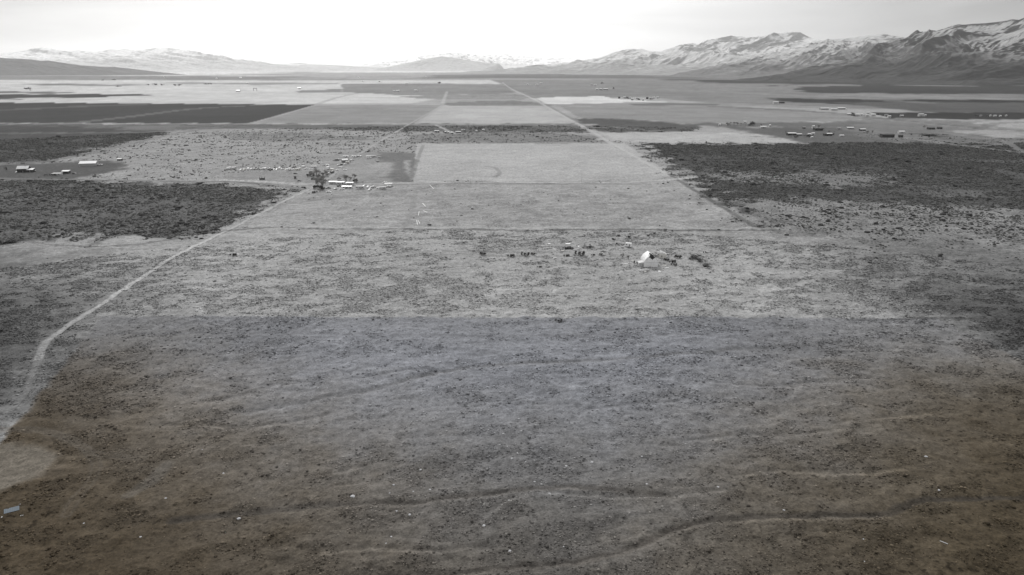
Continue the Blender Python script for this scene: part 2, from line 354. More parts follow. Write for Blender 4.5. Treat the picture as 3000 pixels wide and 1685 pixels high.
def soil(x, y):
    """world position -> colour of the ground, sagebrush density, speck density"""
    x = x.astype(np.float32); y = y.astype(np.float32)
    n = x.size
    d = np.sqrt(x * x + y * y)
    A = np.full(n, ALB0, np.float32)
    A = np.where(d > 15000, alb(205, 16000), A).astype(np.float32)
    T = np.ones((n, 3), np.float32); S = np.zeros(n, np.float32); K = np.full(n, .45, np.float32)
    far = sstep(20, 60, d * 0 + 60)
    wc = {}
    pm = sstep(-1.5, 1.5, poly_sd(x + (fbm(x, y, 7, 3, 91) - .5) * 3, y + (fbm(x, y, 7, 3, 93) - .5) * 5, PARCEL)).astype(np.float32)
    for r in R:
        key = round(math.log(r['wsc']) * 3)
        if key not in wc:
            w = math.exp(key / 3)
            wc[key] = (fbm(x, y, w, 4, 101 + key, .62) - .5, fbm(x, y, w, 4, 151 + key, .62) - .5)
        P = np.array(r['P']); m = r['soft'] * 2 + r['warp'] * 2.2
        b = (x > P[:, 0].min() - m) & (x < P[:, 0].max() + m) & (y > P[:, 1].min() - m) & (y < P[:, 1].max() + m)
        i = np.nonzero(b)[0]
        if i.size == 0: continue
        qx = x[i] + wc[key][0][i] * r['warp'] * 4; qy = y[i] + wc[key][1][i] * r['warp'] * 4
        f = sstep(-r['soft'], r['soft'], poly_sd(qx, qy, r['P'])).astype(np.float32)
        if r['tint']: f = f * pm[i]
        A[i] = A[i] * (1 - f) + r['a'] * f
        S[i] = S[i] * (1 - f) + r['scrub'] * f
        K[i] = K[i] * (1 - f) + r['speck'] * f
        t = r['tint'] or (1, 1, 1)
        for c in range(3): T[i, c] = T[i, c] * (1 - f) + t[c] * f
    A = A * (1 + .75 * S * (1 - sstep(850, 1700, d)))
    # broad natural mottling
    A = A * (0.86 + 0.28 * fbm(x, y, 60, 4, 31)) * (0.9 + 0.2 * fbm(x, y, 420, 3, 33))
    A = A * (0.93 + 0.14 * fbm(x + y * .5, (y - x * .3) * 2.4, 26, 3, 35))
    nearf = 1 - sstep(500, 1300, d)
    A = A * (1 - .20 * patch(x, y) * nearf * np.clip(K * 2, 0, 1))
    flow = ridged(x * .8 + y * .5 + 14 * fbm(x, y, 40, 2, 39), (y - x * .33) * 2.1, 34, 3, 37, .6)
    A = A * (1 + .16 * (sstep(.78, .95, flow) - .25) * (1 - sstep(900, 1800, d)))
    A = A * (1 + .34 * (fbm(x * .22, y, 55, 4, 41, .6) - .5) * sstep(1200, 1900, d)) * (1 + .25 * (fbm(x * .3, y, 260, 4, 43, .6) - .5) * sstep(2000, 4000, d))
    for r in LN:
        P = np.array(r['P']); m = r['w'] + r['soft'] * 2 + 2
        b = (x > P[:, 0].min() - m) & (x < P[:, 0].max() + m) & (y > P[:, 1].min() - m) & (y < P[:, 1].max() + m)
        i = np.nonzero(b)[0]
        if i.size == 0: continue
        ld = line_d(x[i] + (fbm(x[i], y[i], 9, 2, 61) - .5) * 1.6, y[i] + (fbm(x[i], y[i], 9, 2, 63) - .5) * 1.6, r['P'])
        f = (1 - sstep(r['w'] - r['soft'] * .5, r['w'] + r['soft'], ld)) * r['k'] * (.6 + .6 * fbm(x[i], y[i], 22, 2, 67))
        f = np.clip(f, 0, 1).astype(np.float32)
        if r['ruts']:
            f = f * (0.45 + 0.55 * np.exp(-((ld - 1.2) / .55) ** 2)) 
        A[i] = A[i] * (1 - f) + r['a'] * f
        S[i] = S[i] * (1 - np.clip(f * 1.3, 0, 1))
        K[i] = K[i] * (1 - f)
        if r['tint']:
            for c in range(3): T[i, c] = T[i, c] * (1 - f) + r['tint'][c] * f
    return A, T, S, K
def height(x, y):
    d = np.sqrt(x * x + y * y)
    near = 1 - sstep(900, 2200, d)
    h = (fbm(x, y, 70, 3, 5) - .5) * 1.6 * near
    h = h + (fbm(x + y * .4, (y - x * .3) * 1.8, 14, 4, 7) - .5) * 1.7 * near
    h = h + (fbm(x, y, 3.2, 3, 9, .6) - .5) * 0.85 * (1 - sstep(350, 800, d))
    for r in LN:
        if not r['dig']: continue
        P = np.array(r['P']); m = 8
        b = (x > P[:, 0].min() - m) & (x < P[:, 0].max() + m) & (y > P[:, 1].min() - m) & (y < P[:, 1].max() + m)
        i = np.nonzero(b)[0]
        if i.size == 0: continue
        ld = line_d(x[i], y[i], r['P'])
        h[i] = h[i] - r['dig'] * .7 * np.exp(-(ld / (r['w'] + .6)) ** 2)
    return h
def gz(x, y):
    return float(height(np.array([x], float), np.array([y], float))[0])

# ------------------------------------------------------------------ mesh and object helpers
def mesh_from(name, co, faces_flat, nper, mats=(), smooth=False):
    """co (n,3), faces_flat flat loop index array, nper loops per face"""
    me = bpy.data.meshes.new(name)
    co = np.ascontiguousarray(co, np.float32); fl = np.ascontiguousarray(faces_flat, np.int32)
    nf = fl.size // nper
    me.vertices.add(len(co)); me.vertices.foreach_set('co', co.ravel())
    me.loops.add(fl.size); me.loops.foreach_set('vertex_index', fl.ravel())
    me.polygons.add(nf); me.polygons.foreach_set('loop_start', np.arange(nf, dtype=np.int32) * nper)
    me.polygons.foreach_set('loop_total', np.full(nf, nper, np.int32))
    if smooth: me.polygons.foreach_set('use_smooth', np.ones(nf, bool))
    for m in mats: me.materials.append(m)
    me.update(calc_edges=True)
    return me
def tag(o, label=None, cat=None, group=None, kind=None):
    if label: o['label'] = label
    if cat: o['category'] = cat
    if group: o['group'] = group
    if kind: o['kind'] = kind
    return o
def link(name, me, parent=None):
    o = bpy.data.objects.new(name, me); COL.objects.link(o)
    if parent is not None: o.parent = parent
    return o
def mat(name, color, rough=.8, metal=0.0, var=0.0, scale=1.0, spec=.3):
    m = bpy.data.materials.new(name); m.use_nodes = True
    t = m.node_tree; b = t.nodes['Principled BSDF']
    b.inputs['Roughness'].default_value = rough; b.inputs['Metallic'].default_value = metal
    b.inputs['Specular IOR Level'].default_value = spec
    if var:
        tc = N(t, 'ShaderNodeTexCoord'); nz = N(t, 'ShaderNodeTexNoise')
        nz.inputs['Scale'].default_value = scale; nz.inputs['Detail'].default_value = 4
        t.links.new(tc.outputs['Object'], nz.inputs['Vector'])
        mr = N(t, 'ShaderNodeMapRange'); mr.inputs[1].default_value = .3; mr.inputs[2].default_value = .7
        mr.inputs[3].default_value = 1 - var; mr.inputs[4].default_value = 1 + var
        t.links.new(nz.outputs['Fac'], mr.inputs[0])
        vm = N(t, 'ShaderNodeVectorMath', operation='SCALE'); vm.inputs[0].default_value = color[:3]
        t.links.new(mr.outputs[0], vm.inputs['Scale']); t.links.new(vm.outputs[0], b.inputs['Base Color'])
    else:
        b.inputs['Base Color'].default_value = (*color[:3], 1)
    return m
def gm(name, v, **k):
    return mat(name, (v, v, v), **k)

def ground_material():
    m = bpy.data.materials.new('dry_ground'); m.use_nodes = True
    t = m.node_tree; b = t.nodes['Principled BSDF']
    b.inputs['Roughness'].default_value = 1.0; b.inputs['Specular IOR Level'].default_value = 0.05
    at = N(t, 'ShaderNodeAttribute', attribute_name='col'); sp = N(t, 'ShaderNodeAttribute', attribute_name='speck')
    tc = N(t, 'ShaderNodeTexCoord')
    def noise(sc, det=4, rough=.55, stretch=None):
        n = N(t, 'ShaderNodeTexNoise'); n.inputs['Scale'].default_value = sc; n.inputs['Detail'].default_value = det
        n.inputs['Roughness'].default_value = rough
        if stretch:
            mp = N(t, 'ShaderNodeMapping'); mp.inputs['Scale'].default_value = stretch
            mp.inputs['Rotation'].default_value = (0, 0, .35)
            t.links.new(tc.outputs['Object'], mp.inputs['Vector']); t.links.new(mp.outputs[0], n.inputs['Vector'])
        else:
            t.links.new(tc.outputs['Object'], n.inputs['Vector'])
        return n.outputs['Fac']
    n1 = noise(.35, 6, .65); n2 = noise(.09, 4, .6, (1, 2.2, 1)); n3 = noise(1.6, 3, .6)
    def rng(s, a, b_, c, d):
        r = N(t, 'ShaderNodeMapRange'); t.links.new(s, r.inputs[0])
        for i, v in enumerate((a, b_, c, d)): r.inputs[i + 1].default_value = v
        return r.outputs[0]
    f = math_node(t, 'MULTIPLY', rng(n1, .3, .7, .72, 1.28), rng(n2, .3, .7, .88, 1.12))
    f = math_node(t, 'MULTIPLY', f, rng(n3, .3, .7, .74, 1.26))
    # small dark plants and scabs of litter, thicker where the speck attribute says
    s1 = noise(.55, 3, .6); s2 = noise(.04, 3, .5)
    thr = math_node(t, 'ADD', math_node(t, 'MULTIPLY', s2, .5), math_node(t, 'MULTIPLY', sp.outputs['Fac'], .16))
    sm = math_node(t, 'SUBTRACT', math_node(t, 'ADD', s1, thr), .93)
    sm = math_node(t, 'MULTIPLY', sm, 9.0, True)
    f = math_node(t, 'MULTIPLY', f, math_node(t, 'SUBTRACT', 1.0, math_node(t, 'MULTIPLY', sm, .55)))
    vm = N(t, 'ShaderNodeVectorMath', operation='SCALE')
    t.links.new(at.outputs['Color'], vm.inputs[0]); t.links.new(f, vm.inputs['Scale'])
    t.links.new(vm.outputs[0], b.inputs['Base Color'])
    bp = N(t, 'ShaderNodeBump'); bp.inputs['Strength'].default_value = .9; bp.inputs['Distance'].default_value = .6
    hsum = math_node(t, 'ADD', n1, math_node(t, 'MULTIPLY', n3, .35))
    t.links.new(hsum, bp.inputs['Height']); t.links.new(bp.outputs[0], b.inputs['Normal'])
    return m

GROUND_MAT = ground_material()
def build_ground():
    az = np.concatenate([np.linspace(-180, -56, 32)[:-1], np.linspace(-56, -46, 24)[:-1], np.linspace(-46, 46, 1500)[:-1],
                         np.linspace(46, 56, 24)[:-1], np.linspace(56, 180, 32)[:-1]])
    az = np.radians(az)
    inv = np.linspace(1 / 95.0, 1 / 21000.0, 1120)
    rr = np.concatenate([[5, 30, 60], 1 / inv, np.geomspace(21500, 48000, 22)])
    A, Rr = np.meshgrid(az, rr)
    x, y = (np.sin(A) * Rr).ravel(), (np.cos(A) * Rr).ravel()
    z = height(x, y)
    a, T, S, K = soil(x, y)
    nr, na = len(rr), len(az)
    i = np.arange(nr - 1)[:, None] * na; j = np.arange(na)[None, :]; j2 = (j + 1) % na
    q = np.stack([i + j, i + j2, i + na + j2, i + na + j], -1).reshape(-1)
    me = mesh_from('ground', np.stack([x, y, z], 1), q, 4, [GROUND_MAT], True)
    ca = me.color_attributes.new('col', 'FLOAT_COLOR', 'POINT')
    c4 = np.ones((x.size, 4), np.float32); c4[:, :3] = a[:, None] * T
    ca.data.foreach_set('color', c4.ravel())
    fa = me.attributes.new('speck', 'FLOAT', 'POINT'); fa.data.foreach_set('value', K)
    o = link('ground', me); tag(o, 'dry grey grassland plain with fields and bare tracks', 'ground', kind='structure')
    return o
build_ground()
def road_strip(pts, w, label, name='dirt_road'):
    P = smooth_path([G(*p) for p in pts], 2); Q = []
    for (ax, ay), (bx, by) in zip(P[:-1], P[1:]):
        L = math.hypot(bx - ax, by - ay); d = math.hypot(ax, ay); n = max(1, int(L / max(1.2, d * .006)))
        Q += [(ax + (bx - ax) * i / n, ay + (by - ay) * i / n) for i in range(n)]
    Q = np.array(Q + [P[-1]]); T_ = np.gradient(Q, axis=0); T_ /= np.linalg.norm(T_, axis=1)[:, None] + 1e-9
    nn = np.stack([-T_[:, 1], T_[:, 0]], 1); k = np.linspace(-1, 1, 5)
    d = np.hypot(Q[:, 0], Q[:, 1])
    wv = w * (1 + .18 * (fbm(Q[:, 0], Q[:, 1], 12, 3, 95) - .5))
    X = Q[:, None, 0] + nn[:, None, 0] * k[None] * wv[:, None]; Y = Q[:, None, 1] + nn[:, None, 1] * k[None] * wv[:, None]
    x, y = X.ravel(), Y.ravel(); D = np.repeat(d, 5)
    z = height(x, y) + .07 + D * 1.6e-4
    a, T, S, K = soil(x, y)
    i = np.arange(len(Q) - 1)[:, None] * 5; j = np.arange(4)[None]
    me = mesh_from(name, np.stack([x, y, z], 1), np.stack([i + j, i + j + 1, i + j + 6, i + j + 5], -1).reshape(-1), 4, [GROUND_MAT], True)
    c4 = np.ones((x.size, 4), np.float32); c4[:, :3] = a[:, None] * T
    me.color_attributes.new('col', 'FLOAT_COLOR', 'POINT').data.foreach_set('color', c4.ravel())
    me.attributes.new('speck', 'FLOAT', 'POINT').data.foreach_set('value', K)
    tag(link(name, me), label, 'road', kind='structure')
road_strip([(20, 1215), (80, 1140), (106, 1080), (116, 1040), (135, 1000), (200, 955), (300, 890), (400, 822), (500, 755), (580, 715), (700, 660), (800, 607), (890, 562)], 1.7, 'pale dirt track running up the left side')
road_strip([(890, 562), (960, 528), (1010, 480), (1070, 440), (1130, 405), (1185, 372), (1240, 340), (1295, 310)], 2.4, 'dirt road through the junk yard to the fields')
road_strip([(1473, 243), (1500, 263), (1560, 288), (1610, 318), (1660, 345), (1700, 366), (1760, 402), (1850, 455), (1940, 505), (1962, 518)], 3.4, 'straight pale road running to the far valley')
road_strip([(-600, 524), (0, 523), (550, 530), (760, 536), (890, 555)], 3.6, 'dirt road crossing past the left homestead')
road_strip([(900, 540), (1100, 540), (1250, 534), (1500, 537), (1800, 536), (1950, 528)], 2.4, 'pale track along the near side of the pasture')
road_strip([(0, 486), (150, 474), (300, 440), (430, 410), (560, 382), (740, 360)], 4.0, 'dirt road behind the left homestead')

# ------------------------------------------------------------------ mountains round the valley
def mountain_material():
    m = bpy.data.materials.new('mountain_rock_and_snow'); m.use_nodes = True
    t = m.node_tree; b = t.nodes['Principled BSDF']
    b.inputs['Roughness'].default_value = 1.0; b.inputs['Specular IOR Level'].default_value = 0.05
    at = N(t, 'ShaderNodeAttribute', attribute_name='col'); tc = N(t, 'ShaderNodeTexCoord')
    nz = N(t, 'ShaderNodeTexNoise'); nz.inputs['Scale'].default_value = .012; nz.inputs['Detail'].default_value = 7
    nz.inputs['Roughness'].default_value = .65
    t.links.new(tc.outputs['Object'], nz.inputs['Vector'])
    r = N(t, 'ShaderNodeMapRange'); t.links.new(nz.outputs['Fac'], r.inputs[0])
    for i, v in enumerate((.3, .7, .75, 1.25)): r.inputs[i + 1].default_value = v
    vm = N(t, 'ShaderNodeVectorMath', operation='SCALE')
    t.links.new(at.outputs['Color'], vm.inputs[0]); t.links.new(r.outputs[0], vm.inputs['Scale'])
    t.links.new(vm.outputs[0], b.inputs['Base Color'])
    return m
MM = mountain_material()
def crest_h(u, v, D):
    a, b = (u - CX) / FPX, (CY - v) / FPX
    dy = math.cos(PITCH) + b * math.sin(PITCH); dz = -math.sin(PITCH) + b * math.cos(PITCH)
    return CAM_H + dz / math.hypot(a, dy) * D
def azim(u, v):
    a, b = (u - CX) / FPX, (CY - v) / FPX
    return math.atan2(a, math.cos(PITCH) + b * math.sin(PITCH))
def mountain(name, label, crest, Wf, Wb, seed, shear, spur=.34, snow=(.35, .5), rock=.10, white=.5, fan=.13, power=1.7, vcomp=.33, ends=.09, sp_scale=.09, jag=.05, dark_top=0.0, na=420, nt=150):
    """crest: (u, v, distance) points along the skyline; the body falls Wf metres towards the valley and Wb behind"""
    az = np.array([azim(u, v) for u, v, D in crest]); Ds = np.array([c[2] for c in crest])
    hs = np.array([crest_h(*c) for c in crest])
    s = np.linspace(az[0], az[-1], na)
    D = np.interp(s, az, Ds); H = np.interp(s, az, hs)
    Wfa = Wf if np.ndim(Wf) == 0 else np.interp(s, az, Wf)
    Wfa = np.broadcast_to(np.asarray(Wfa, float), s.shape)
    tt = np.concatenate([np.linspace(1, 0, nt) ** 1.25, -np.linspace(0, 1, 24)[1:]])
    Tg, Sg = np.meshgrid(tt, s, indexing='ij')
    Hg = np.broadcast_to(H, Tg.shape); Dg = np.broadcast_to(D, Tg.shape); Wg = np.broadcast_to(Wfa, Tg.shape)
    front = np.clip(Tg, 0, 1); back = np.clip(-Tg, 0, 1)
    r = Dg - front * Wg + back * Wb
    dn = front * Wg
    Az = Sg - shear * dn / Dg                       # the spurs, and the mesh with them, lean along the range
    x, y = np.sin(Az) * r, np.cos(Az) * r
    # spurs and gullies run downhill, leaning with the range
    L = Sg * Dg
    uu = L; vv = dn * vcomp
    sc = sp_scale * float(np.mean(Dg)) * 1.0
    wx = (fbm(uu, vv * 2, sc * .9, 2, seed + 3) - .5) * sc * .6
    rg = ridged(uu + wx, vv + wx * .4, sc * .55, 5, seed, .45)
    rg2 = ridged(uu * 1.0 + wx, vv * 1.4 - wx, sc * .17, 4, seed + 20, .55)
    prof = (1 - front) ** power
    env = np.sqrt(np.clip(front * 3.5, 0, 1)) * (1 - front) ** 1.05
    Hh = np.maximum(Hg, 15)
    z = Hh * prof * (1 - back) ** 1.15
    z = z + Hh * spur * 1.7 * env * (rg - .62) + Hh * spur * .34 * env * (rg2 - .6)
    z = z + Hh * jag * (fbm(uu, dn * .5, sc * .22, 4, seed + 9, .5) - .5) * (1 - front) * (.25 + sstep(0, .15, front))
    edge = sstep(0, ends, (Sg - s[0]) / (s[-1] - s[0])) * sstep(0, .09, (s[-1] - Sg) / (s[-1] - s[0]))
    z = z - 14 * front ** 3 - 30 * back - 2
    z = z * edge - 25 * (1 - edge)
    # snow clings to high, smooth, sheltered ground
    rel = z / (np.max(H) + 1e-6); relh = z / Hh
    gx = np.gradient(z, axis=1) / (np.gradient(L, axis=1) + 1e-6)
    slope = np.abs(gx)
    nn = fbm(x, y, sc * .3, 5, seed + 31, .6)
    sn = sstep(snow[0], snow[1], rel * .55 + relh * .45 + (nn - .5) * .6 + (rg - .6) * -.25)
    rocky = sstep(.43, .54, nn * .62 + np.clip(slope, 0, .8) * .22 + (rg2 - .5) * .30 + dark_top * sstep(.6, 1, rel))
    al = fan * (.85 + .3 * nn)
    up = rock * (1 - 0) + 0 * nn
    al = al * (1 - sn) + sn * (white * (1 - rocky * .92) + up * rocky * .92)
    q_i = np.arange(Tg.shape[0] - 1)[:, None] * na; j = np.arange(na - 1)[None, :]
    q = np.stack([q_i + j, q_i + j + 1, q_i + na + j + 1, q_i + na + j], -1).reshape(-1)
    me = mesh_from(name, np.stack([x.ravel(), y.ravel(), z.ravel()], 1), q, 4, [MM], True)
    ca = me.color_attributes.new('col', 'FLOAT_COLOR', 'POINT')
    c4 = np.ones((x.size, 4), np.float32); c4[:, :3] = al.ravel()[:, None]
    ca.data.foreach_set('color', c4.ravel())
    o = link(name, me); tag(o, label, 'mountain', kind='structure')
    return o
def cr(pts, D0, D1=None):
    D1 = D1 or D0; a0, a1 = azim(*pts[0]), azim(*pts[-1])
    return [(p[0], p[1], D0 + (D1 - D0) * (azim(*p) - a0) / (a1 - a0)) for p in pts]
mountain('mountain_range', 'long pale snow streaked range on the left skyline',
         cr([(-700, 175), (-500, 160), (-300, 165), (-120, 155), (0, 157), (45, 152), (80, 147), (95, 141), (122, 139), (140, 146), (175, 148), (205, 151), (228, 147), (250, 150), (275, 151),
             (300, 149), (330, 143), (345, 146), (365, 143), (385, 148), (400, 147), (425, 145), (450, 142), (475, 141), (495, 142), (520, 150), (560, 160), (600, 171),
             (640, 178), (680, 186), (710, 187), (740, 190), (765, 191), (800, 188), (840, 187), (865, 183), (890, 187), (920, 188), (960, 188), (1000, 194), (1040, 197)], 23000, 27000),
         5200, 4000, 1, -1.1, snow=(.30, .75), rock=.42, white=.72, fan=.42, sp_scale=.035)
mountain('foothill', 'low dark hill in front of the left range',
         cr([(-700, 168), (-400, 160), (-150, 170), (0, 169), (30, 171), (60, 172), (90, 174), (120, 178), (140, 177), (170, 182), (200, 187), (230, 191), (260, 193), (290, 195),
             (318, 196), (330, 195), (345, 193), (360, 195), (380, 199), (405, 201)], 14500),
         2200, 2600, 40, -.6, spur=.2, snow=(2, 3), fan=.10, sp_scale=.05, power=1.3)
mountain('mountain_range', 'hazy snowy hills low on the middle of the skyline',
         cr([(960, 197), (1000, 194), (1030, 191), (1060, 188), (1100, 180), (1130, 176), (1165, 176), (1200, 173), (1240, 163), (1280, 160), (1330, 154), (1360, 159), (1385, 158), (1405, 159),
             (1420, 163), (1437, 160), (1460, 168), (1475, 179), (1500, 186), (1560, 192), (1600, 195)], 29000),
         4200, 4000, 2, -.7, snow=(.3, .55), rock=.4, white=.85, fan=.60, sp_scale=.03)
mountain('foothill', 'grey hill with two low tops before the middle range',
         cr([(1130, 198), (1160, 192), (1200, 183), (1250, 172), (1295, 165), (1340, 171), (1380, 178), (1420, 183), (1470, 187), (1490, 194)], 24500),
         3000, 2600, 3, .4, spur=.25, snow=(.9, 1.5), fan=.36, sp_scale=.03)
mountain('mountain_range', 'faint white mountains farthest away right of the middle hills',
         cr([(1380, 175), (1440, 163), (1480, 159), (1520, 163), (1560, 168), (1600, 170), (1660, 171), (1720, 170), (1760, 173), (1800, 170), (1900, 172), (2000, 170)], 36000),
         4500, 4000, 4, .5, snow=(.2, .4), rock=.5, white=.9, fan=.7, sp_scale=.03)
mountain('mountain_range', 'snow dusted range with a rocky top right of the middle',
         cr([(1540, 191), (1620, 187), (1680, 182), (1720, 176), (1760, 171), (1800, 168), (1830, 160), (1850, 150), (1878, 142), (1895, 147), (1915, 151), (1940, 151), (1965, 145),
             (2000, 137), (2030, 129), (2060, 131), (2100, 128), (2130, 112), (2150, 107), (2175, 106), (2195, 114), (2220, 105), (2240, 107), (2258, 102), (2285, 101), (2300, 98),
             (2318, 94), (2345, 95), (2365, 106), (2390, 116), (2430, 119), (2500, 120), (2600, 130), (2700, 140)], 19500, 15500),
         6200, 3500, 5, .55, snow=(.04, .52), rock=.22, white=.56, fan=.25, sp_scale=.06, power=1.75, spur=.42, na=620, nt=220)
mountain('mountain_range', 'rounded snowy ridge between the rocky top and the tall right peak',
         cr([(2230, 180), (2300, 150), (2380, 133), (2420, 122), (2460, 113), (2500, 110), (2540, 104), (2590, 99), (2630, 107), (2660, 112), (2683, 119), (2760, 128), (2860, 140)], 13200, 11500),
         4600, 2500, 6, .5, snow=(.08, .56), ends=.06, vcomp=.3, rock=.13, white=.42, fan=.14, sp_scale=.06, power=1.8, spur=.4, na=520, nt=220)
mountain('mountain_range', 'tall dark rocky mountain with snow patches at the right edge',
         cr([(2600, 188), (2640, 165), (2670, 138), (2692, 118), (2720, 102), (2760, 86), (2800, 76), (2850, 69), (2880, 68), (2920, 64), (2950, 60), (2965, 56), (2985, 58), (3000, 52),
             (3100, 40), (3250, 30), (3400, 50), (3600, 80), (3800, 90)], 11000, 9500),
         4600, 2500, 7, .55, snow=(.16, .66), ends=.03, vcomp=.3, rock=.03, white=.34, fan=.055, sp_scale=.085, power=1.8, spur=.44, dark_top=.12, na=560, nt=240)

# ------------------------------------------------------------------ haze
def build_haze():
    co = np.array([(-60000, -50000, -40), (60000, -50000, -40), (60000, 60000, -40), (-60000, 60000, -40),
                   (-60000, -50000, 1700), (60000, -50000, 1700), (60000, 60000, 1700), (-60000, 60000, 1700)], float)
    f = np.array([(0, 3, 2, 1), (4, 5, 6, 7), (0, 1, 5, 4), (1, 2, 6, 5), (2, 3, 7, 6), (3, 0, 4, 7)]).ravel()
    m = bpy.data.materials.new('haze'); m.use_nodes = True
    t = m.node_tree; t.nodes.clear()
    pv = N(t, 'ShaderNodeVolumePrincipled'); out = N(t, 'ShaderNodeOutputMaterial')
    pv.inputs['Color'].default_value = (.97, .97, .97, 1); pv.inputs['Density'].default_value = BETA
    pv.inputs['Anisotropy'].default_value = .6
    t.links.new(pv.outputs[0], out.inputs['Volume'])
    o = link('haze', mesh_from('haze', co, f, 4, [m])); tag(o, 'pale haze lying over the whole valley', 'haze', kind='stuff')
build_haze()

# ------------------------------------------------------------------ sagebrush and dry grass
def sage_shape(rnd, rings=3, seg=7):
    """one low lumpy shrub, unit radius, about 0.6 high"""
    v = []
    for k in range(rings):
        a = k / rings
        rr = math.cos(a * 1.35) * (1 if k else .92); zz = math.sin(a * 1.45) * .62 - (.08 if k == 0 else 0)
        for j in range(seg):
            th = 2 * math.pi * (j + .5 * k) / seg; q = rnd.uniform(.68, 1.22)
            v.append((math.cos(th) * rr * q, math.sin(th) * rr * q, zz * rnd.uniform(.8, 1.2)))
    v.append((rnd.uniform(-.1, .1), rnd.uniform(-.1, .1), rnd.uniform(.55, .7)))
    f = []
    for k in range(rings - 1):
        for j in range(seg):
            a, b = k * seg + j, k * seg + (j + 1) % seg
            c, d = a + seg, b + seg
            f += [(a, b, d), (a, d, c)]
    t = len(v) - 1
    for j in range(seg): f.append(((rings - 1) * seg + j, (rings - 1) * seg + (j + 1) % seg, t))
    return np.array(v, np.float32), np.array(f, np.int32)
def scatter_mesh(name, shapes, x, y, z, sc, zs, mats, cols):
    co, fa, off, cc = [], [], 0, []
    which = RNG.integers(0, len(shapes), len(x)); th = RNG.uniform(0, 6.283, len(x))
    for k, (v, f) in enumerate(shapes):
        i = np.nonzero(which == k)[0]
        if i.size == 0: continue
        c, s = np.cos(th[i])[:, None], np.sin(th[i])[:, None]
        X = (v[None, :, 0] * c - v[None, :, 1] * s) * sc[i][:, None] + x[i][:, None]
        Y = (v[None, :, 0] * s + v[None, :, 1] * c) * sc[i][:, None] + y[i][:, None]
        Z = v[None, :, 2] * (sc[i] * zs[i])[:, None] + z[i][:, None]
        co.append(np.stack([X, Y, Z], -1).reshape(-1, 3))
        fa.append((f[None] + (np.arange(i.size) * len(v))[:, None, None] + off).reshape(-1))
        cc.append(np.repeat(cols[i], len(v), 0)); off += i.size * len(v)
    me = mesh_from(name, np.concatenate(co), np.concatenate(fa), 3, mats)
    c4 = np.ones((off, 4), np.float32); c4[:, :3] = np.concatenate(cc)
    me.color_attributes.new('col', 'FLOAT_COLOR', 'POINT').data.foreach_set('color', c4.ravel())
    return me
def col_mat(name, scale=3.0, var=.35):
    m = bpy.data.materials.new(name); m.use_nodes = True
    t = m.node_tree; b = t.nodes['Principled BSDF']
    b.inputs['Roughness'].default_value = 1.0; b.inputs['Specular IOR Level'].default_value = 0.03
    at = N(t, 'ShaderNodeAttribute', attribute_name='col'); tc = N(t, 'ShaderNodeTexCoord')
    nz = N(t, 'ShaderNodeTexNoise'); nz.inputs['Scale'].default_value = scale
    t.links.new(tc.outputs['Object'], nz.inputs['Vector'])
    r = N(t, 'ShaderNodeMapRange'); t.links.new(nz.outputs['Fac'], r.inputs[0])
    for i, v in enumerate((.3, .7, 1 - var, 1 + var)): r.inputs[i + 1].default_value = v
    vm = N(t, 'ShaderNodeVectorMath', operation='SCALE')
    t.links.new(at.outputs['Color'], vm.inputs[0]); t.links.new(r.outputs[0], vm.inputs['Scale'])
    t.links.new(vm.outputs[0], b.inputs['Base Color'])
    return m
def build_sage():
    n = 620000
    d = np.sqrt(RNG.uniform(300 ** 2, 1500 ** 2, n)); a = RNG.uniform(-math.radians(44), math.radians(44), n)
    x, y = np.sin(a) * d, np.cos(a) * d
    A, T, S, K = soil(x, y)
    cl = fbm(x, y, 16, 4, 71, .6)
    p = np.where(S > .3, S * (.14 + .86 * sstep(.36, .60, cl * .55 + fbm(x, y, 75, 3, 73) * .45 + (S - .8) * .2)), S * sstep(.42, .62, cl) * 1.1)
    p = p * np.interp(d, [300, 800, 1500], [.66, .85, .80])
    k = RNG.uniform(0, 1, n) < p
    x, y, d, S = x[k], y[k], d[k], S[k]
    z = height(x, y)
    sc = np.exp(RNG.normal(-.42, .38, x.size)) * np.interp(d, [300, 700, 1500], [1.05, 1.0, 1.35]) * np.where(RNG.uniform(0, 1, x.size) < .12, 1.5, 1)
    zs = RNG.uniform(.7, 1.15, x.size)
    g = RNG.uniform(.045, .125, x.size)
    cols = np.stack([g * 1.0, g * 1.0, g * .98], 1).astype(np.float32)
    m = col_mat('sagebrush_leaves')
    order = np.argsort(d / sc); near = order[:300]; rest = order[300:]
    rnd = random.Random(3)
    shapes = [sage_shape(rnd) for _ in range(6)]
    me = scatter_mesh('sagebrush_scrub', shapes, x[rest], y[rest], z[rest] - .05, sc[rest], zs[rest], [m], cols[rest])
    tag(link('sagebrush_scrub', me), 'dark sagebrush covering the scrub flats left and right', 'scrub', kind='stuff')
    vs = []
    for k in range(6):
        v, f = sage_shape(rnd, 4, 11)
        mm = mesh_from('sagebrush', v, f.ravel(), 3, [m])
        c4 = np.ones((len(v), 4), np.float32); c4[:, :3] = .045
        mm.color_attributes.new('col', 'FLOAT_COLOR', 'POINT').data.foreach_set('color', c4.ravel())
        vs.append(mm)
    proto = [bpy.data.objects.new('sagebrush', mm) for mm in vs]
    for q, i in enumerate(near):
        o = proto[q % 6].copy(); COL.objects.link(o)
        o.location = (x[i], y[i], z[i] - .05); o.rotation_euler[2] = q * 1.7
        o.scale = (sc[i], sc[i], sc[i] * zs[i])
        tag(o, 'single low dark sagebrush shrub growing apart on the pale grey plain', 'shrub', 'scattered sagebrush shrubs at the near edges of the scrub')
    for o in proto: bpy.data.objects.remove(o)
    print('sage', x.size)
build_sage()
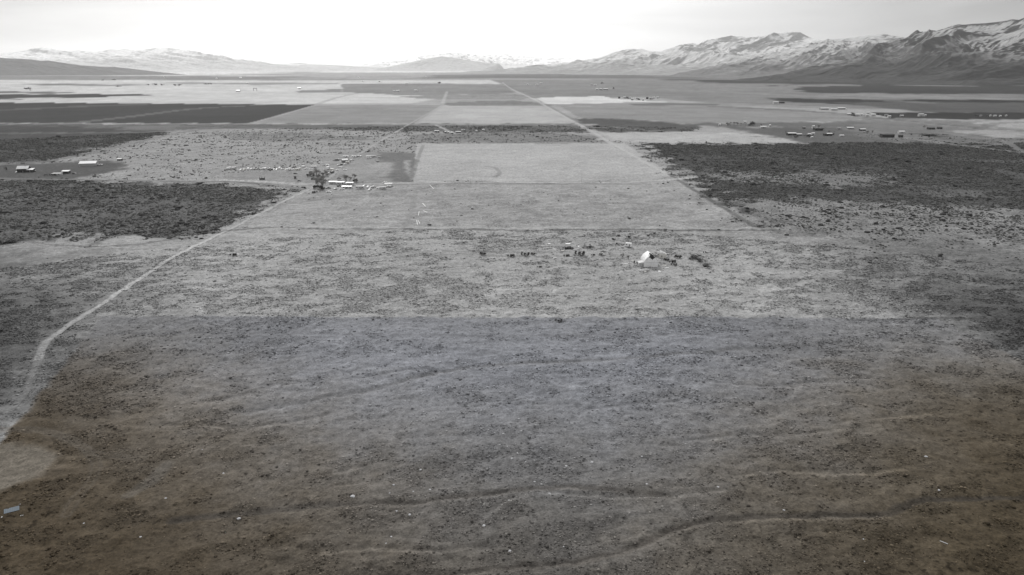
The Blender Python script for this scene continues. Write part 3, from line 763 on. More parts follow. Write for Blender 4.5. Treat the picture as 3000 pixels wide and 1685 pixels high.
def build_grass():
    n = 520000
    d = np.sqrt(RNG.uniform(120 ** 2, 520 ** 2, n)); a = RNG.uniform(-math.radians(48), math.radians(48), n)
    x, y = np.sin(a) * d, np.cos(a) * d
    A, T, S, K = soil(x, y)
    p = (patch(x, y) * .8 + .05) * np.clip(K * 2.4, 0, 1)
    k = RNG.uniform(0, 1, n) < p
    x, y, d, A, T = x[k], y[k], d[k], A[k], T[k]
    z = height(x, y)
    sc = np.clip(np.exp(RNG.normal(-1.38, .42, x.size)), .12, .8) * np.interp(d, [120, 520], [.75, 1.6])
    zs = RNG.uniform(.6, 1.0, x.size)
    f = np.where(RNG.uniform(0, 1, x.size) < .5, RNG.uniform(1.3, 2.2, x.size), RNG.uniform(.58, .98, x.size))
    cols = (np.clip(A * f, .025, .6)[:, None] * T).astype(np.float32)
    rnd = random.Random(5)
    shapes = [sage_shape(rnd, 2, 5) for _ in range(5)]
    me = scatter_mesh('dry_grass', shapes, x, y, z - .03, sc, zs, [col_mat('dry_grass_tufts', 6.0, .3)], cols)
    tag(link('dry_grass', me), 'patches of low dry grass tufts on the near plain', 'grass', kind='stuff')
    print('tufts', x.size)
build_grass()

# ------------------------------------------------------------------ builders for the things on the plain
class MB:
    def __init__(s): s.v, s.f = [], []
    def add(s, v, f):
        o = len(s.v); s.v += [tuple(p) for p in v]; s.f += [tuple(i + o for i in q) for q in f]; return s
    def box(s, x0, x1, y0, y1, z0, z1):
        return s.add([(x0, y0, z0), (x1, y0, z0), (x1, y1, z0), (x0, y1, z0), (x0, y0, z1), (x1, y0, z1), (x1, y1, z1), (x0, y1, z1)],
                     [(0, 3, 2, 1), (4, 5, 6, 7), (0, 1, 5, 4), (1, 2, 6, 5), (2, 3, 7, 6), (3, 0, 4, 7)])
    def rbox(s, c, size, rot=(0, 0, 0)):
        from mathutils import Euler
        R_ = Euler(rot).to_matrix(); v = []
        for dz in (-.5, .5):
            for dx, dy in ((-.5, -.5), (.5, -.5), (.5, .5), (-.5, .5)):
                v.append(tuple(Vector(c) + R_ @ Vector((dx * size[0], dy * size[1], dz * size[2]))))
        return s.add(v, [(0, 3, 2, 1), (4, 5, 6, 7), (0, 1, 5, 4), (1, 2, 6, 5), (2, 3, 7, 6), (3, 0, 4, 7)])
    def prism(s, prof, y0, y1, axis='y'):
        n = len(prof)
        if axis == 'y': v = [(a, y0, b) for a, b in prof] + [(a, y1, b) for a, b in prof]
        else: v = [(y0, a, b) for a, b in prof] + [(y1, a, b) for a, b in prof]
        f = [tuple(range(n)), tuple(range(2 * n - 1, n - 1, -1))] + [(i, i + n, (i + 1) % n + n, (i + 1) % n) for i in range(n)]
        return s.add(v, f)
    def tube(s, p, q, r0, r1=None, n=6):
        p, q = Vector(p), Vector(q); r1 = r0 if r1 is None else r1
        d = (q - p).normalized(); a = d.orthogonal().normalized(); b = d.cross(a)
        v = [p + (a * math.cos(2 * math.pi * i / n) + b * math.sin(2 * math.pi * i / n)) * r0 for i in range(n)]
        v += [q + (a * math.cos(2 * math.pi * i / n) + b * math.sin(2 * math.pi * i / n)) * r1 for i in range(n)]
        f = [(i, (i + 1) % n, (i + 1) % n + n, i + n) for i in range(n)] + [tuple(range(n - 1, -1, -1)), tuple(range(n, 2 * n))]
        return s.add(v, f)
    def build(s, name, m, parent=None):
        me = bpy.data.meshes.new(name); me.from_pydata(s.v, [], s.f); me.update(); me.materials.append(m)
        import bmesh
        b = bmesh.new(); b.from_mesh(me); bmesh.ops.recalc_face_normals(b, faces=b.faces); b.to_mesh(me); b.free()
        return link(name, me, parent)
def root(name, u, v, rot, label, cat, group=None, sink=0.0, scale=1.0):
    x, y = G(u, v)
    o = bpy.data.objects.new(name, None); COL.objects.link(o); o.empty_display_size = .5
    o.location = (x, y, gz(x, y) - sink); o.rotation_euler[2] = math.radians(rot); o.scale = (scale,) * 3
    return tag(o, label, cat, group)
PAINT = {'white': gm('white_paint', .86, rough=.45, var=.06, scale=1.5), 'cream': mat('cream_paint', (.62, .61, .58), rough=.5, var=.08), 'silver': gm('silver_paint', .55, rough=.4, metal=.2),
         'grey': gm('grey_paint', .22, rough=.5), 'dark': gm('dark_paint', .045, rough=.45), 'pale grey': gm('pale_grey_paint', .5, rough=.5, var=.06), 'mid': gm('faded_paint', .13, rough=.7, var=.2)}
GLASS = gm('window_glass', .03, rough=.12, spec=.6); TYRE = gm('tyre_rubber', .03, rough=.9); METAL = gm('bare_metal', .35, rough=.45, metal=.5)
WOODG = gm('weathered_wood', .17, rough=.9, var=.3, scale=2); DARKW = gm('dark_siding', .05, rough=.8, var=.2); PALEW = gm('pale_siding', .5, rough=.7, var=.08)
ROOFW = gm('white_metal_roof', .66, rough=.4, var=.05, scale=.6); ROOFG = gm('grey_roof', .3, rough=.7, var=.12); ROOFD = gm('dark_roof', .07, rough=.8, var=.2)
def wheels(r, xs, hy, rad=.36):
    for x in xs:
        for sgn in (-1, 1):
            MB().tube((x, sgn * (hy - .12), rad), (x, sgn * (hy + .06), rad), rad, n=10).build('wheel', TYRE, r)
def sedan(u, v, rot, col, label, group=None, kind='sedan'):
    nm = {'sedan': 'parked_car', 'pickup': 'pickup_truck', 'van': 'van', 'suv': 'parked_car'}[kind]
    r = root(nm, u, v, rot, label, {'sedan': 'car', 'pickup': 'pickup', 'van': 'van', 'suv': 'car'}[kind], group)
    P = {'sedan': [(-2.3, .35), (-2.35, .82), (-1.7, .95), (-1.05, 1.4), (.45, 1.42), (1.15, .98), (2.2, .82), (2.3, .4)],
         'suv': [(-2.3, .4), (-2.35, 1.1), (-2.1, 1.72), (.35, 1.76), (1.05, 1.12), (2.2, 1.0), (2.3, .45)],
         'pickup': [(-2.7, .5), (-2.75, 1.1), (-.7, 1.1), (-.6, 1.75), (.75, 1.77), (1.35, 1.15), (2.6, 1.05), (2.7, .5)],
         'van': [(-2.7, .4), (-2.75, 2.1), (-2.6, 2.25), (1.5, 2.25), (2.2, 1.25), (2.75, 1.1), (2.8, .45)]}[kind]
    hw = .92
    MB().prism(P, -hw, hw).build('body', PAINT[col], r)
    g = MB()
    win = {'sedan': [(-1.45, 1.0), (-.95, 1.33), (.4, 1.35), (.95, 1.0)], 'suv': [(-2.1, 1.2), (-1.95, 1.62), (.3, 1.66), (.8, 1.2)],
           'pickup': [(-.55, 1.2), (-.48, 1.66), (.7, 1.68), (1.15, 1.2)], 'van': [(.2, 1.35), (.2, 2.05), (1.45, 2.05), (1.9, 1.35)]}[kind]
    g.prism(win, -hw - .015, hw + .015).build('window', GLASS, r)
    a, b = {'sedan': ((1.12, 1.0), (.5, 1.4)), 'suv': ((1.02, 1.16), (.4, 1.72)), 'pickup': ((1.32, 1.19), (.8, 1.73)), 'van': ((2.16, 1.32), (1.56, 2.18))}[kind]
    nx, nz = .018, .018
    MB().add([(a[0] + nx, -.78, a[1] + nz), (a[0] + nx, .78, a[1] + nz), (b[0] + nx, .74, b[1] + nz), (b[0] + nx, -.74, b[1] + nz)], [(0, 1, 2, 3)]).build('windscreen', GLASS, r)
    if kind == 'pickup': MB().box(-2.6, -.8, -.78, .78, 1.1, 1.103).build('load_bed', PAINT['dark'], r)
    wheels(r, (-1.45, 1.4) if kind != 'pickup' else (-1.7, 1.7), hw, .36)
    return r
def rounded(L, z0, z1, c=.35):
    return [(-L / 2, z0), (-L / 2, z1 - c), (-L / 2 + c * .4, z1 - c * .25), (-L / 2 + c, z1), (L / 2 - c, z1), (L / 2 - c * .3, z1 - c * .3), (L / 2, z1 - c), (L / 2, z0 + .4), (L / 2 - .3, z0)]
def trailer(u, v, rot, L, col, label, group=None, H=2.9, Wd=2.4, cab=False, name='travel_trailer', cat='trailer'):
    r = root(name, u, v, rot, label, cat, group)
    MB().prism(rounded(L, .5, H), -Wd / 2, Wd / 2).build('body', PAINT[col], r)
    n = max(2, int(L / 2.6))
    for i in range(n):
        x = -L / 2 + L * (i + .5) / n
        MB().box(x - .55, x + .35, -Wd / 2 - .02, Wd / 2 + .02, H * .5, H * .5 + .62).build('window', GLASS, r)
    MB().box(L * .12, L * .12 + .7, -Wd / 2 - .035, -Wd / 2 + .1, .6, H * .5 + .75).build('door', PAINT['grey'], r)
    MB().box(-L / 2 + .6, L / 2 - .6, -Wd / 2 + .3, Wd / 2 - .3, H, H + .06).build('roof_panel', ROOFW, r)
    if cab:
        MB().prism([(L / 2 - .1, .45), (L / 2 - .1, 1.9), (L / 2 + .5, 1.8), (L / 2 + .9, 1.2), (L / 2 + 1.2, 1.05), (L / 2 + 1.2, .45)], -Wd / 2 + .15, Wd / 2 - .15).build('cab', PAINT[col], r)
        wheels(r, (-L * .25, L / 2 + .4), Wd / 2 - .1, .42)
    else:
        MB().tube((L / 2, 0, .55), (L / 2 + 1.1, 0, .5), .07).build('hitch', METAL, r)
        wheels(r, (-.5, .45), Wd / 2 - .1, .36)
    return r
def house(u, v, rot, L, Wd, H, rise, wallm, roofm, label, cat='house', name='house', nwin=3, door=True, over=.35, group=None, shed=False, chimney=False, bigdoor=False):
    """long axis is local x; the -y wall faces the camera when rot is about zero"""
    r = root(name, u, v, rot, label, cat, group, sink=.1)
    hl, hw = L / 2, Wd / 2
    w = MB()
    if shed: w.prism([(-hw, 0), (hw, 0), (hw, H + rise), (-hw, H)], -hl, hl, 'x')
    else: w.prism([(-hw, 0), (hw, 0), (hw, H), (0, H + rise), (-hw, H)], -hl, hl, 'x')
    w.build('wall', wallm, r)
    t = .14; e = over
    rf = MB()
    if shed:
        k = rise / Wd
        rf.prism([(-hw - e, H - e * k + .01), (hw + e, H + rise + e * k + .01), (hw + e, H + rise + e * k + t), (-hw - e, H - e * k + t)], -hl - e, hl + e, 'x')
    else:
        k = rise / hw
        rf.prism([(-hw - e, H - e * k + .01), (0, H + rise + .01), (hw + e, H - e * k + .01), (hw + e, H - e * k + t), (0, H + rise + t), (-hw - e, H - e * k + t)], -hl - e, hl + e, 'x')
    rr = rf.build('roof', roofm, r)
    if chimney: MB().box(hl * .3, hl * .3 + .7, -.35, .35, H + rise * .5, H + rise + .9).build('chimney', WOODG, rr)
    for i in range(nwin):
        x = -hl + L * (i + .5) / nwin + .2
        for sgn in (-1, 1):
            y = sgn * hw
            MB().box(x - .55, x + .55, min(y, y + sgn * .04), max(y, y + sgn * .04), 1.0 if H > 2 else .7, min(2.1, H - .3)).build('window', GLASS, r)
    if door:
        x = -hl + L * .5 - (.9 if nwin % 2 else 0)
        MB().box(x - .45, x + .45, -hw - .06, -hw, .05, min(2.05, H - .15)).build('door', PAINT['grey'], r)
    if bigdoor:
        for sgn in (-1, 1): MB().box(min(sgn * hl, sgn * (hl + .06)), max(sgn * hl, sgn * (hl + .06)), -1.9, 1.9, .05, min(H, 3.4)).build('door', PAINT['pale grey'], r)
    return r
def mobile_home(u, v, rot, L, label, wallm=None, roofm=None, H=2.7, Wd=4.2, group=None):
    r = house(u, v, rot, L, Wd, H, .45, wallm or PALEW, roofm or ROOFW, label, 'mobile home', 'mobile_home', max(2, int(L / 3.2)), group=group, over=.25)
    MB().box(-1.6, 0, -Wd / 2 - 1.5, -Wd / 2 - .07, 0, .5).build('step', WOODG, r)
    return r

# trees and shrubs -------------------------------------------------
BARK = mat('bare_bark', (.13, .125, .12), rough=.95, var=.25, scale=3); TWIG = mat('bare_twigs', (.27, .265, .26), rough=1.0)
TWIGD = mat('dark_twigs', (.07, .068, .066), rough=1.0)
def bare_tree_mesh(seed, h, spread, levels=5, trunks=1, twig_w=.035):
    rnd = random.Random(seed); T_, C_ = MB(), MB()
    def grow(p, d, l, r, lv):
        q = p + d * l
        n = 6 if lv < 2 else 3
        (T_ if lv < 3 else C_).tube(p, q, r, r * .68, n)
        if lv >= levels: return
        k = rnd.choice((2, 3, 3)) if lv < levels - 1 else 4
        for i in range(k):
            a = Vector((rnd.gauss(0, 1), rnd.gauss(0, 1), rnd.gauss(.15, .6))).normalized()
            nd = (d * 1.0 + a * spread * (.75 + .12 * lv)).normalized()
            nd.z = abs(nd.z) + .10; nd.normalize()
            grow(p + d * l * rnd.uniform(.6, 1.0), nd, l * rnd.uniform(.72, .98), max(r * .58, twig_w), lv + 1)
    for t in range(trunks):
        d = Vector((rnd.uniform(-.2, .2) * trunks, rnd.uniform(-.2, .2) * trunks, 1)).normalized()
        grow(Vector((rnd.uniform(-.2, .2) * (trunks - 1), rnd.uniform(-.2, .2) * (trunks - 1), -.2)), d, h * .17, h * .026 + .02, 0)
    out = []
    for m_, nm, ma in ((T_, 'trunk', BARK), (C_, 'crown', TWIG if h > 4 else TWIGD)):
        me = bpy.data.meshes.new(nm); me.from_pydata(m_.v, [], m_.f); me.update(); me.materials.append(ma); out.append(me)
    return out
TREES = {'tall': [bare_tree_mesh(s, 10, .60, 6, 1, .042) for s in (1, 2, 3)], 'round': [bare_tree_mesh(s, 9, .80, 6, 2, .042) for s in (4, 5)],
         'shrub': [bare_tree_mesh(s, 2.6, .8, 5, 6, .03) for s in (6, 7, 8)]}
def bare_tree(u, v, kind, h, label, k=0, group=None, name=None, cat=None):
    base = {'tall': 11.5, 'round': 10, 'shrub': 2.9}[kind]
    r = root(name or ('bare_shrub' if kind == 'shrub' else 'bare_tree'), u, v, k * 77, label, cat or ('shrub' if kind == 'shrub' else 'tree'), group, scale=h / base)
    tr, crn = TREES[kind][k % len(TREES[kind])]
    link('trunk', tr, r); link('crown', crn, r)
    return r
LEAFD = col_mat('dark_leaves', .4, .4)
def leafy_mesh(seed, n=500):
    g = np.random.default_rng(seed)
    c = g.normal(0, 1, (9, 3)) * (.34, .34, .22) + (0, 0, .62)
    p = c[g.integers(0, 9, n)] + g.normal(0, 1, (n, 3)) * (.15, .15, .13)
    p[:, 2] = np.clip(p[:, 2], .08, 1.2)
    a = g.normal(0, 1, (n, 3)); b = g.normal(0, 1, (n, 3))
    a /= np.linalg.norm(a, axis=1)[:, None]; b /= np.linalg.norm(b, axis=1)[:, None]
    co = np.stack([p + a * .09, p + b * .09, p - a * .09, p - b * .09], 1).reshape(-1, 3)
    me = mesh_from('crown', co, np.arange(n * 4), 4, [LEAFD])
    sh = np.repeat(g.uniform(.07, .17, n), 4); c4 = np.ones((n * 4, 4), np.float32); c4[:, :3] = sh[:, None]
    me.color_attributes.new('col', 'FLOAT_COLOR', 'POINT').data.foreach_set('color', c4.ravel())
    t = MB().tube((0, 0, -.05), (0, 0, .5), .04, .025); tm = bpy.data.meshes.new('trunk'); tm.from_pydata(t.v, [], t.f); tm.materials.append(BARK)
    return tm, me
LEAFY = [leafy_mesh(s) for s in (1, 2, 3)]
def leafy_tree(u, v, h, label, k=0, group=None, wide=1.0, name='tree', cat='tree'):
    r = root(name, u, v, k * 50, label, cat, group, scale=h); r.scale = (h * wide, h * wide, h)
    link('trunk', LEAFY[k % 3][0], r); link('crown', LEAFY[k % 3][1], r)
    return r
def lump(name, u, v, size, m, label, cat, group=None, flat=.5, seed=0, parts=None, rot=0):
    """a heap: many tilted pieces of scrap or a rough stone when parts == 1"""
    rnd = random.Random(seed + int(u)); x, y = G(u, v); b = MB()
    n = parts or 14
    if n == 1:
        vv, ff = sage_shape(rnd, 3, 7); b.add([(p[0] * size / 2, p[1] * size / 2, p[2] * size * flat) for p in vv], [tuple(q) for q in ff])
    else:
        for i in range(n):
            a, q = rnd.uniform(0, 6.28), rnd.uniform(0, .4) * size
            s_ = size * rnd.uniform(.12, .4)
            b.rbox((math.cos(a) * q, math.sin(a) * q * .7, rnd.uniform(.05, .35) * size * flat), (s_, s_ * rnd.uniform(.3, 1), s_ * rnd.uniform(.05, .4)), (rnd.uniform(-.5, .5), rnd.uniform(-.5, .5), rnd.uniform(0, 3)))
    o = b.build(name, m); o.location = (x, y, gz(x, y) - .03); o.rotation_euler[2] = math.radians(rot)
    return tag(o, label, cat, group)
def sheet(name, u, v, sx, sy, rot, m, label, cat, tilt=(.06, .05), ribs=0):
    x, y = G(u, v); b = MB()
    if ribs:
        n = ribs * 4
        for i in range(n):
            x0, x1 = -sx / 2 + sx * i / n, -sx / 2 + sx * (i + 1) / n
            z0, z1 = .018 * math.sin(i * math.pi / 2), .018 * math.sin((i + 1) * math.pi / 2)
            b.add([(x0, -sy / 2, z0), (x1, -sy / 2, z1), (x1, sy / 2, z1), (x0, sy / 2, z0), (x0, -sy / 2, z0 - .02), (x1, -sy / 2, z1 - .02), (x1, sy / 2, z1 - .02), (x0, sy / 2, z0 - .02)],
                  [(0, 1, 2, 3), (7, 6, 5, 4), (0, 4, 5, 1), (2, 6, 7, 3), (1, 5, 6, 2), (3, 7, 4, 0)])
    else: b.box(-sx / 2, sx / 2, -sy / 2, sy / 2, 0, .06)
    o = b.build(name, m); o.location = (x, y, gz(x, y) + .22); o.rotation_euler = (tilt[0], tilt[1], math.radians(rot))
    return tag(o, label, cat)

# ------------------------------------------------------------------ the ruined homestead in the middle
def ruined_barn():
    r = root('hoop_barn', 1907, 779, 3, 'white arched barn with a ragged hole through its roof', 'barn', sink=.1)
    hw, base, top = 4.0, 2.7, 7.2
    kx, kz = [0, .18, .4, .62, .82, 1], [(4, 2.7), (3.72, 3.7), (3.1, 4.75), (2.15, 5.75), (1.1, 6.55), (0, 7.2)]
    prof = [(float(np.interp(i / 12, kx, [q[0] for q in kz])), float(np.interp(i / 12, kx, [q[1] for q in kz]))) for i in range(13)]
    sec = [(-hw, 0)] + [(-a, b) for a, b in prof] + [(a, b) for a, b in prof[::-1][1:]] + [(hw, 0)]
    L, ny = 9.0, 18
    rnd = random.Random(5); b = MB()
    def hole(i, j):                     # i along the arch, j along the length from the front
        t = i / (len(sec) - 1); s = j / ny
        return ((t - .56) / .15) ** 2 + ((s - .12) / .42) ** 2 < 1 + rnd.uniform(-.45, .35)
    for j in range(ny):
        y0, y1 = L * j / ny, L * (j + 1) / ny
        for i in range(len(sec) - 1):
            if 2 < i < len(sec) - 4 and hole(i + .5, j + .5): continue
            (ax, az_), (bx, bz) = sec[i], sec[i + 1]
            b.add([(ax, y0, az_), (bx, y0, bz), (bx, y1, bz), (ax, y1, az_), (ax * .97, y0, az_ - .12), (bx * .97, y0, bz - .12), (bx * .97, y1, bz - .12), (ax * .97, y1, az_ - .12)],
                  [(0, 1, 2, 3), (7, 6, 5, 4), (0, 4, 5, 1), (2, 6, 7, 3)])
    b.build('roof', gm('barn_skin', .62, rough=.55, var=.10, scale=.8), r)
    # gable walls: the front one has lost its top
    front = [(-hw + .05, 0), (-hw + .05, base), (-3.55, 4.0), (-2.9, 5.0), (-2.2, 5.75), (-1.6, 6.1), (-1.1, 5.5), (-.7, 5.7), (-.2, 4.7), (.2, 4.9), (.6, 4.1), (1.1, 5.0), (1.5, 4.8), (1.9, 5.5), (2.5, 5.4), (3.1, 4.7), (3.6, 3.8), (hw - .05, base), (hw - .05, 0)]
    MB().prism(front, .02, .14).build('front_wall', gm('barn_front', .86, rough=.5, var=.07, scale=1), r)
    MB().prism([(a * .985, b_) for a, b_ in sec], L - .12, L - .02).build('back_wall', PALEW, r)
    MB().box(-hw - .0, hw, -.03, .02, 2.62, 2.72).build('trim', METAL, r)
    d = MB().box(-.06, .06, -.05, .02, .1, 2.6); d.build('door', PAINT['silver'], r)
    c = MB()
    for k in range(6): c.tube((rnd.uniform(-1, 2.2), rnd.uniform(.3, 3.6), 4.2), (rnd.uniform(-.8, 2), rnd.uniform(.3, 3.6), rnd.uniform(5.2, 6.3)), .09, .07)
    c.build('dark_rafter', gm('dark_wood', .012, rough=1), r)
    MB().box(-hw + .2, hw - .2, .3, L - .3, .02, .05).build('floor', gm('dark_floor', .03, rough=1), r)  # floor and rafters given a near-black colour
    r.scale = (1.13, 1.13, 1.13)
    a = MB().prism([(-2.6, 0), (0, 0), (0, 2.7), (-2.6, 2.2)], 1.2, 5.4)
    x = a.build('side_annex', PALEW, r); x.location = (-hw, 0, 0)
ruined_barn()
def ruined_cabin():
    r = root('ruined_cabin', 1941, 753.5, -6, 'collapsed pale cabin behind the barn, roof frame bare', 'ruin', sink=.1)
    w = MB()
    w.box(-2.2, -.95, 0, .15, 0, 2.7).box(-.15, 2.4, 0, .15, 0, 2.7).box(-.95, -.15, 0, .15, 0, 1.2).box(-.95, -.15, 0, .15, 2.0, 2.7)
    w.box(2.25, 2.4, .15, 5, 0, 2.2).box(-2.2, 2.4, 5, 5.15, 0, 1.8)
    w.build('wall', PAINT['cream'], r)
    MB().box(-.95, -.15, .05, .09, 1.2, 2.0).build('window', GLASS, r)
    rf = MB()
    for k in range(7):
        y = .2 + k * .85
        rf.tube((-5.0 + k * .1, y, 2.4), (-1.0, y, 4.1), .08).tube((-1.0, y, 4.1), (2.6, y, 2.6), .08)
    rf.tube((-1, -.2, 4.15), (-1, 5.6, 4.15), .1).tube((-5, 5.4, 3.4), (2.8, 5.6, 3.9), .11)
    rf.build('roof_frame', PAINT['white'], r)
    s = MB(); s.rbox((1.5, 3.4, 3.2), (2.6, 3.0, .07), (0, .45, .1)); s.build('roof_sheet', ROOFW, r)
    d = MB(); rnd = random.Random(2)
    for k in range(22): d.rbox((rnd.uniform(-5.2, -2), rnd.uniform(-.2, 4), rnd.uniform(.2, 2.2)), (rnd.uniform(.4, 2), rnd.uniform(.1, .6), rnd.uniform(.05, .3)), (rnd.uniform(-1, 1), rnd.uniform(-1, 1), rnd.uniform(0, 3)))
    d.build('debris', WOODG, r)
ruined_cabin()
trailer(1841, 722.5, -20, 4.2, 'white', 'small white box trailer standing alone behind the arched barn', H=2.9, Wd=2.3)
lump('scrap_pile', 1668, 727, 7, gm('scrap_dark', .06, rough=.9), 'dark scrap heap with pale sheets on top, left of the barn', 'scrap', flat=.55, parts=26)
sheet('roof_sheet', 1664, 719, 3.4, 1.6, 6, PAINT['white'], 'white sheet lying on top of the dark scrap heap', 'sheet').location.z += 1.3
sheet('roof_sheet', 1609, 714.5, 1.8, 1.2, 10, PAINT['white'], 'white panel left of the scrap heap, farthest up the slope', 'sheet')
sheet('roof_sheet', 1625, 731, 1.5, 1.0, 0, PAINT['white'], 'small white panel just below the far white panel', 'sheet')
sheet('roof_sheet', 1648, 734.5, 2.0, .9, -8, PAINT['cream'], 'narrow pale panel directly in front of the scrap heap', 'sheet')
sheet('roof_sheet', 1695, 723, 1.1, 1.0, 30, PAINT['white'], 'tiny white panel right of the scrap heap', 'sheet', (.4, .1))
lump('tarp_heap', 1626, 758, 3.2, PAINT['pale grey'], 'pale crumpled tarp heap in the grass below the scrap', 'tarp', flat=.5, parts=1)
lump('tarp_heap', 1660, 763, 2.0, PAINT['silver'], 'small grey tarp heap right of the pale one', 'tarp', flat=.35, parts=5)
sheet('board', 1831, 771, 3.6, .5, -14, PAINT['white'], 'long white board lying left of the barn', 'board', (.1, .02))
sheet('board', 1845, 768, 2.6, .45, 12, PAINT['white'], 'white board crossing the long one left of the barn', 'board', (.02, .1))
sheet('board', 1854, 761, 2.2, .7, 4, PAINT['cream'], 'pale board behind the crossed boards', 'board')
lump('crate', 1867, 787, 1.3, PAINT['white'], 'white box tipped over in front of the barn annex', 'box', flat=.9, parts=2)
sheet('board', 1880, 791, 1.8, .5, -10, PAINT['white'], 'short white board in front of the barn', 'board')
sheet('board', 1890, 794, 1.4, .6, -20, PAINT['cream'], 'pale scrap nearest the camera before the barn', 'board')
sheet('board', 1932, 796, 1.5, 1.0, -30, PAINT['white'], 'white panel on the ground at the barn front right', 'board', (.3, .1))
sheet('board', 1946, 776, 2.6, .8, -8, PAINT['cream'], 'pale board right of the barn, upper one', 'board')
sheet('board', 1955, 781, 2.2, .6, 6, PAINT['white'], 'white board right of the barn, lower one', 'board')
for u, v, h, k, t in [(1418, 747, 3.0, 0, 'bare bush at the left end of the old homestead row'), (1496, 751, 2.8, 1, 'broad bare bush, second from the left in the homestead row'),
                      (1540, 748, 3.6, 2, 'bare bush, third from the left, beside a leaning post'), (1564, 745, 2.2, 0, 'small bare bush wrapped round a leaning post'),
                      (1659, 749, 2.4, 1, 'thin bare bush below the scrap heap'), (1700, 747, 4.2, 2, 'branching bare bush right of the scrap heap'),
                      (1737, 747, 1.6, 1, 'low bare bush between the scrap heap and the barn'), (1762, 746, 1.7, 0, 'low dark bush left of the twin bare trees'),
                      (1580, 783, 1.6, 1, 'low spreading bush alone below the homestead row'), (1991, 755, 3.2, 0, 'grey leaning bush right of the cabin'),
                      (1869, 771, 3.0, 2, 'dense dark bush against the barn annex'), (1956, 763, 2.6, 0, 'dark bush right of the barn, nearest the cabin'),
                      (1968, 768, 2.8, 1, 'dark bush right of the barn, middle one of three'), (1976, 775, 2.2, 2, 'dark bush right of the barn, lowest of three'),
                      (684, 748, 2.4, 1, 'lone bare bush in the grass right of the track'), (1638, 940, 2.2, 2, 'tan dried bush at the far edge of the brown parcel')]:
    bare_tree(u, v, 'shrub', h * 1.45, t, k)
for k, (u, v, h) in enumerate([(1824, 751, 5.0), (1841, 756, 5.6)]):
    bare_tree(u, v, 'round', h, ['bare tree left of the barn, farther of the pair', 'bare tree left of the barn, nearer of the pair'][k], k)
bare_tree(1921, 752, 'tall', 5.5, 'bare tree standing in the cabin debris behind the barn', 1)
MB_POST = MB().tube((0, 0, -.3), (.25, 0, 2.6), .12, .09); o_ = MB_POST.build('leaning_post', PAINT['cream'])
_x, _y = G(1562, 745); o_.location = (_x, _y, gz(_x, _y)); tag(o_, 'pale leaning post beside the homestead bushes', 'post')
for k, (u, v, t) in enumerate([(1814, 694, 'dark round shrub behind the white box trailer, left one'), (1843, 699, 'dark round shrub right behind the white box trailer'), (1797, 706, 'flat dark shrub left behind the white box trailer'),
                               (1807, 717, 'tiny dark shrub left of the white box trailer'), (1898, 692, 'flat dark shrub below the ditch, left of three'), (1917, 686, 'flat dark shrub below the ditch, middle of three'),
                               (1948, 678, 'dark shrub beside the ditch, right of three'), (1970, 678, 'small dark shrub on the ditch bank at far right'), (2033, 757, 'wide dark thicket right of the barn'),
                               (2050, 765, 'dark thicket just below the wide thicket'), (2065, 779, 'low dark thicket farthest right of the barn'), (1727, 726, 'dark flat thicket right of the scrap heap'),
                               (1092, 938, 'tiny dark shrub at the far edge of the brown parcel'), (20, 712, 'large dark thicket at the left edge of the plain'), (2262, 482, 'single big dark bush standing out of the right scrub')]):
    leafy_tree(u, v, [1.5, 1.6, 1.2, 1, 1.1, 1.1, 1.3, 1, 2.2, 1.8, 1.7, 1.4, .8, 2.6, 4][k], t, k, wide=[1.3, 1.2, 1.8, 1.2, 2.2, 2, 2, 1.6, 2.6, 2.2, 2.6, 2.6, 1.3, 4, 1.1][k], name='dark_shrub', cat='shrub')
for k, (u, v) in enumerate([(2061, 739), (2067, 738.5)]):
    x, y = G(u, v); o = MB().box(-.25, .25, -.25, .25, -.2, .8).box(-.35, .35, -.35, .35, .8, .9).build('short_post', PAINT['dark'])
    o.location = (x, y, gz(x, y)); tag(o, ['left of two short dark posts right of the barn', 'right of two short dark posts right of the barn'][k], 'post')
# irrigation pipes left in the pasture
for k, (a, b, t) in enumerate([((1259, 543), (1271, 553), 'white pipe lying farthest up the pasture'), ((1238, 598), (1247, 607), 'white pipe on a slant, second from the top'), ((1240, 618), (1252, 624), 'white pipe lying flattest, third from the top'),
                               ((1228, 622), (1226, 633), 'white pipe pointing straight away, left of the flat one'), ((1221, 648), (1223, 660), 'white pipe nearest the ditch, left one'), ((1226, 650), (1230, 656), 'short white pipe nearest the ditch, right one')]):
    p, q = G(*a), G(*b); o = MB().tube((p[0], p[1], gz(*p) + .35), (q[0], q[1], gz(*q) + .25), .2, n=8).build('irrigation_pipe', PAINT['white']); tag(o, t, 'pipe')
# pale stones and the metal sheet in the near parcel
STONE = mat('pale_stone', (.36, .36, .37), rough=.8, var=.15, scale=2)
for k, (u, v) in enumerate([(1032, 1453), (1153, 1423), (1211, 1440), (1260, 1433), (1162, 1496), (1200, 1508), (1147, 1572), (1131, 1592), (1418, 1539), (1494, 1615), (1491, 1468), (1610, 1447), (1566, 1411),
                            (1474, 1274), (1486, 1305), (1651, 1604), (1734, 1352), (1659, 1363), (1187, 1172), (1895, 1420), (1881, 1337), (1232, 1380), (1142, 1448), (593, 1320), (700, 1516), (654, 1384),
                            (245, 1528), (411, 1572), (486, 1462), (2104, 1425), (2529, 1581), (2532, 1647), (2713, 1338), (2751, 1436), (2156, 1167), (2297, 1494), (1516, 1324), (1500, 1342), (1540, 1352), (1158, 842)]):
    lump('pale_stone', u, v, [1.2, .9, .6, .8, .8, .9, .6, .55][k % 8] if k != 0 else 1.6, STONE, 'pale stone lying in the dry grass of the near brown parcel', 'stone', 'pale stones scattered over the near parcel', flat=.35, parts=1, seed=k)
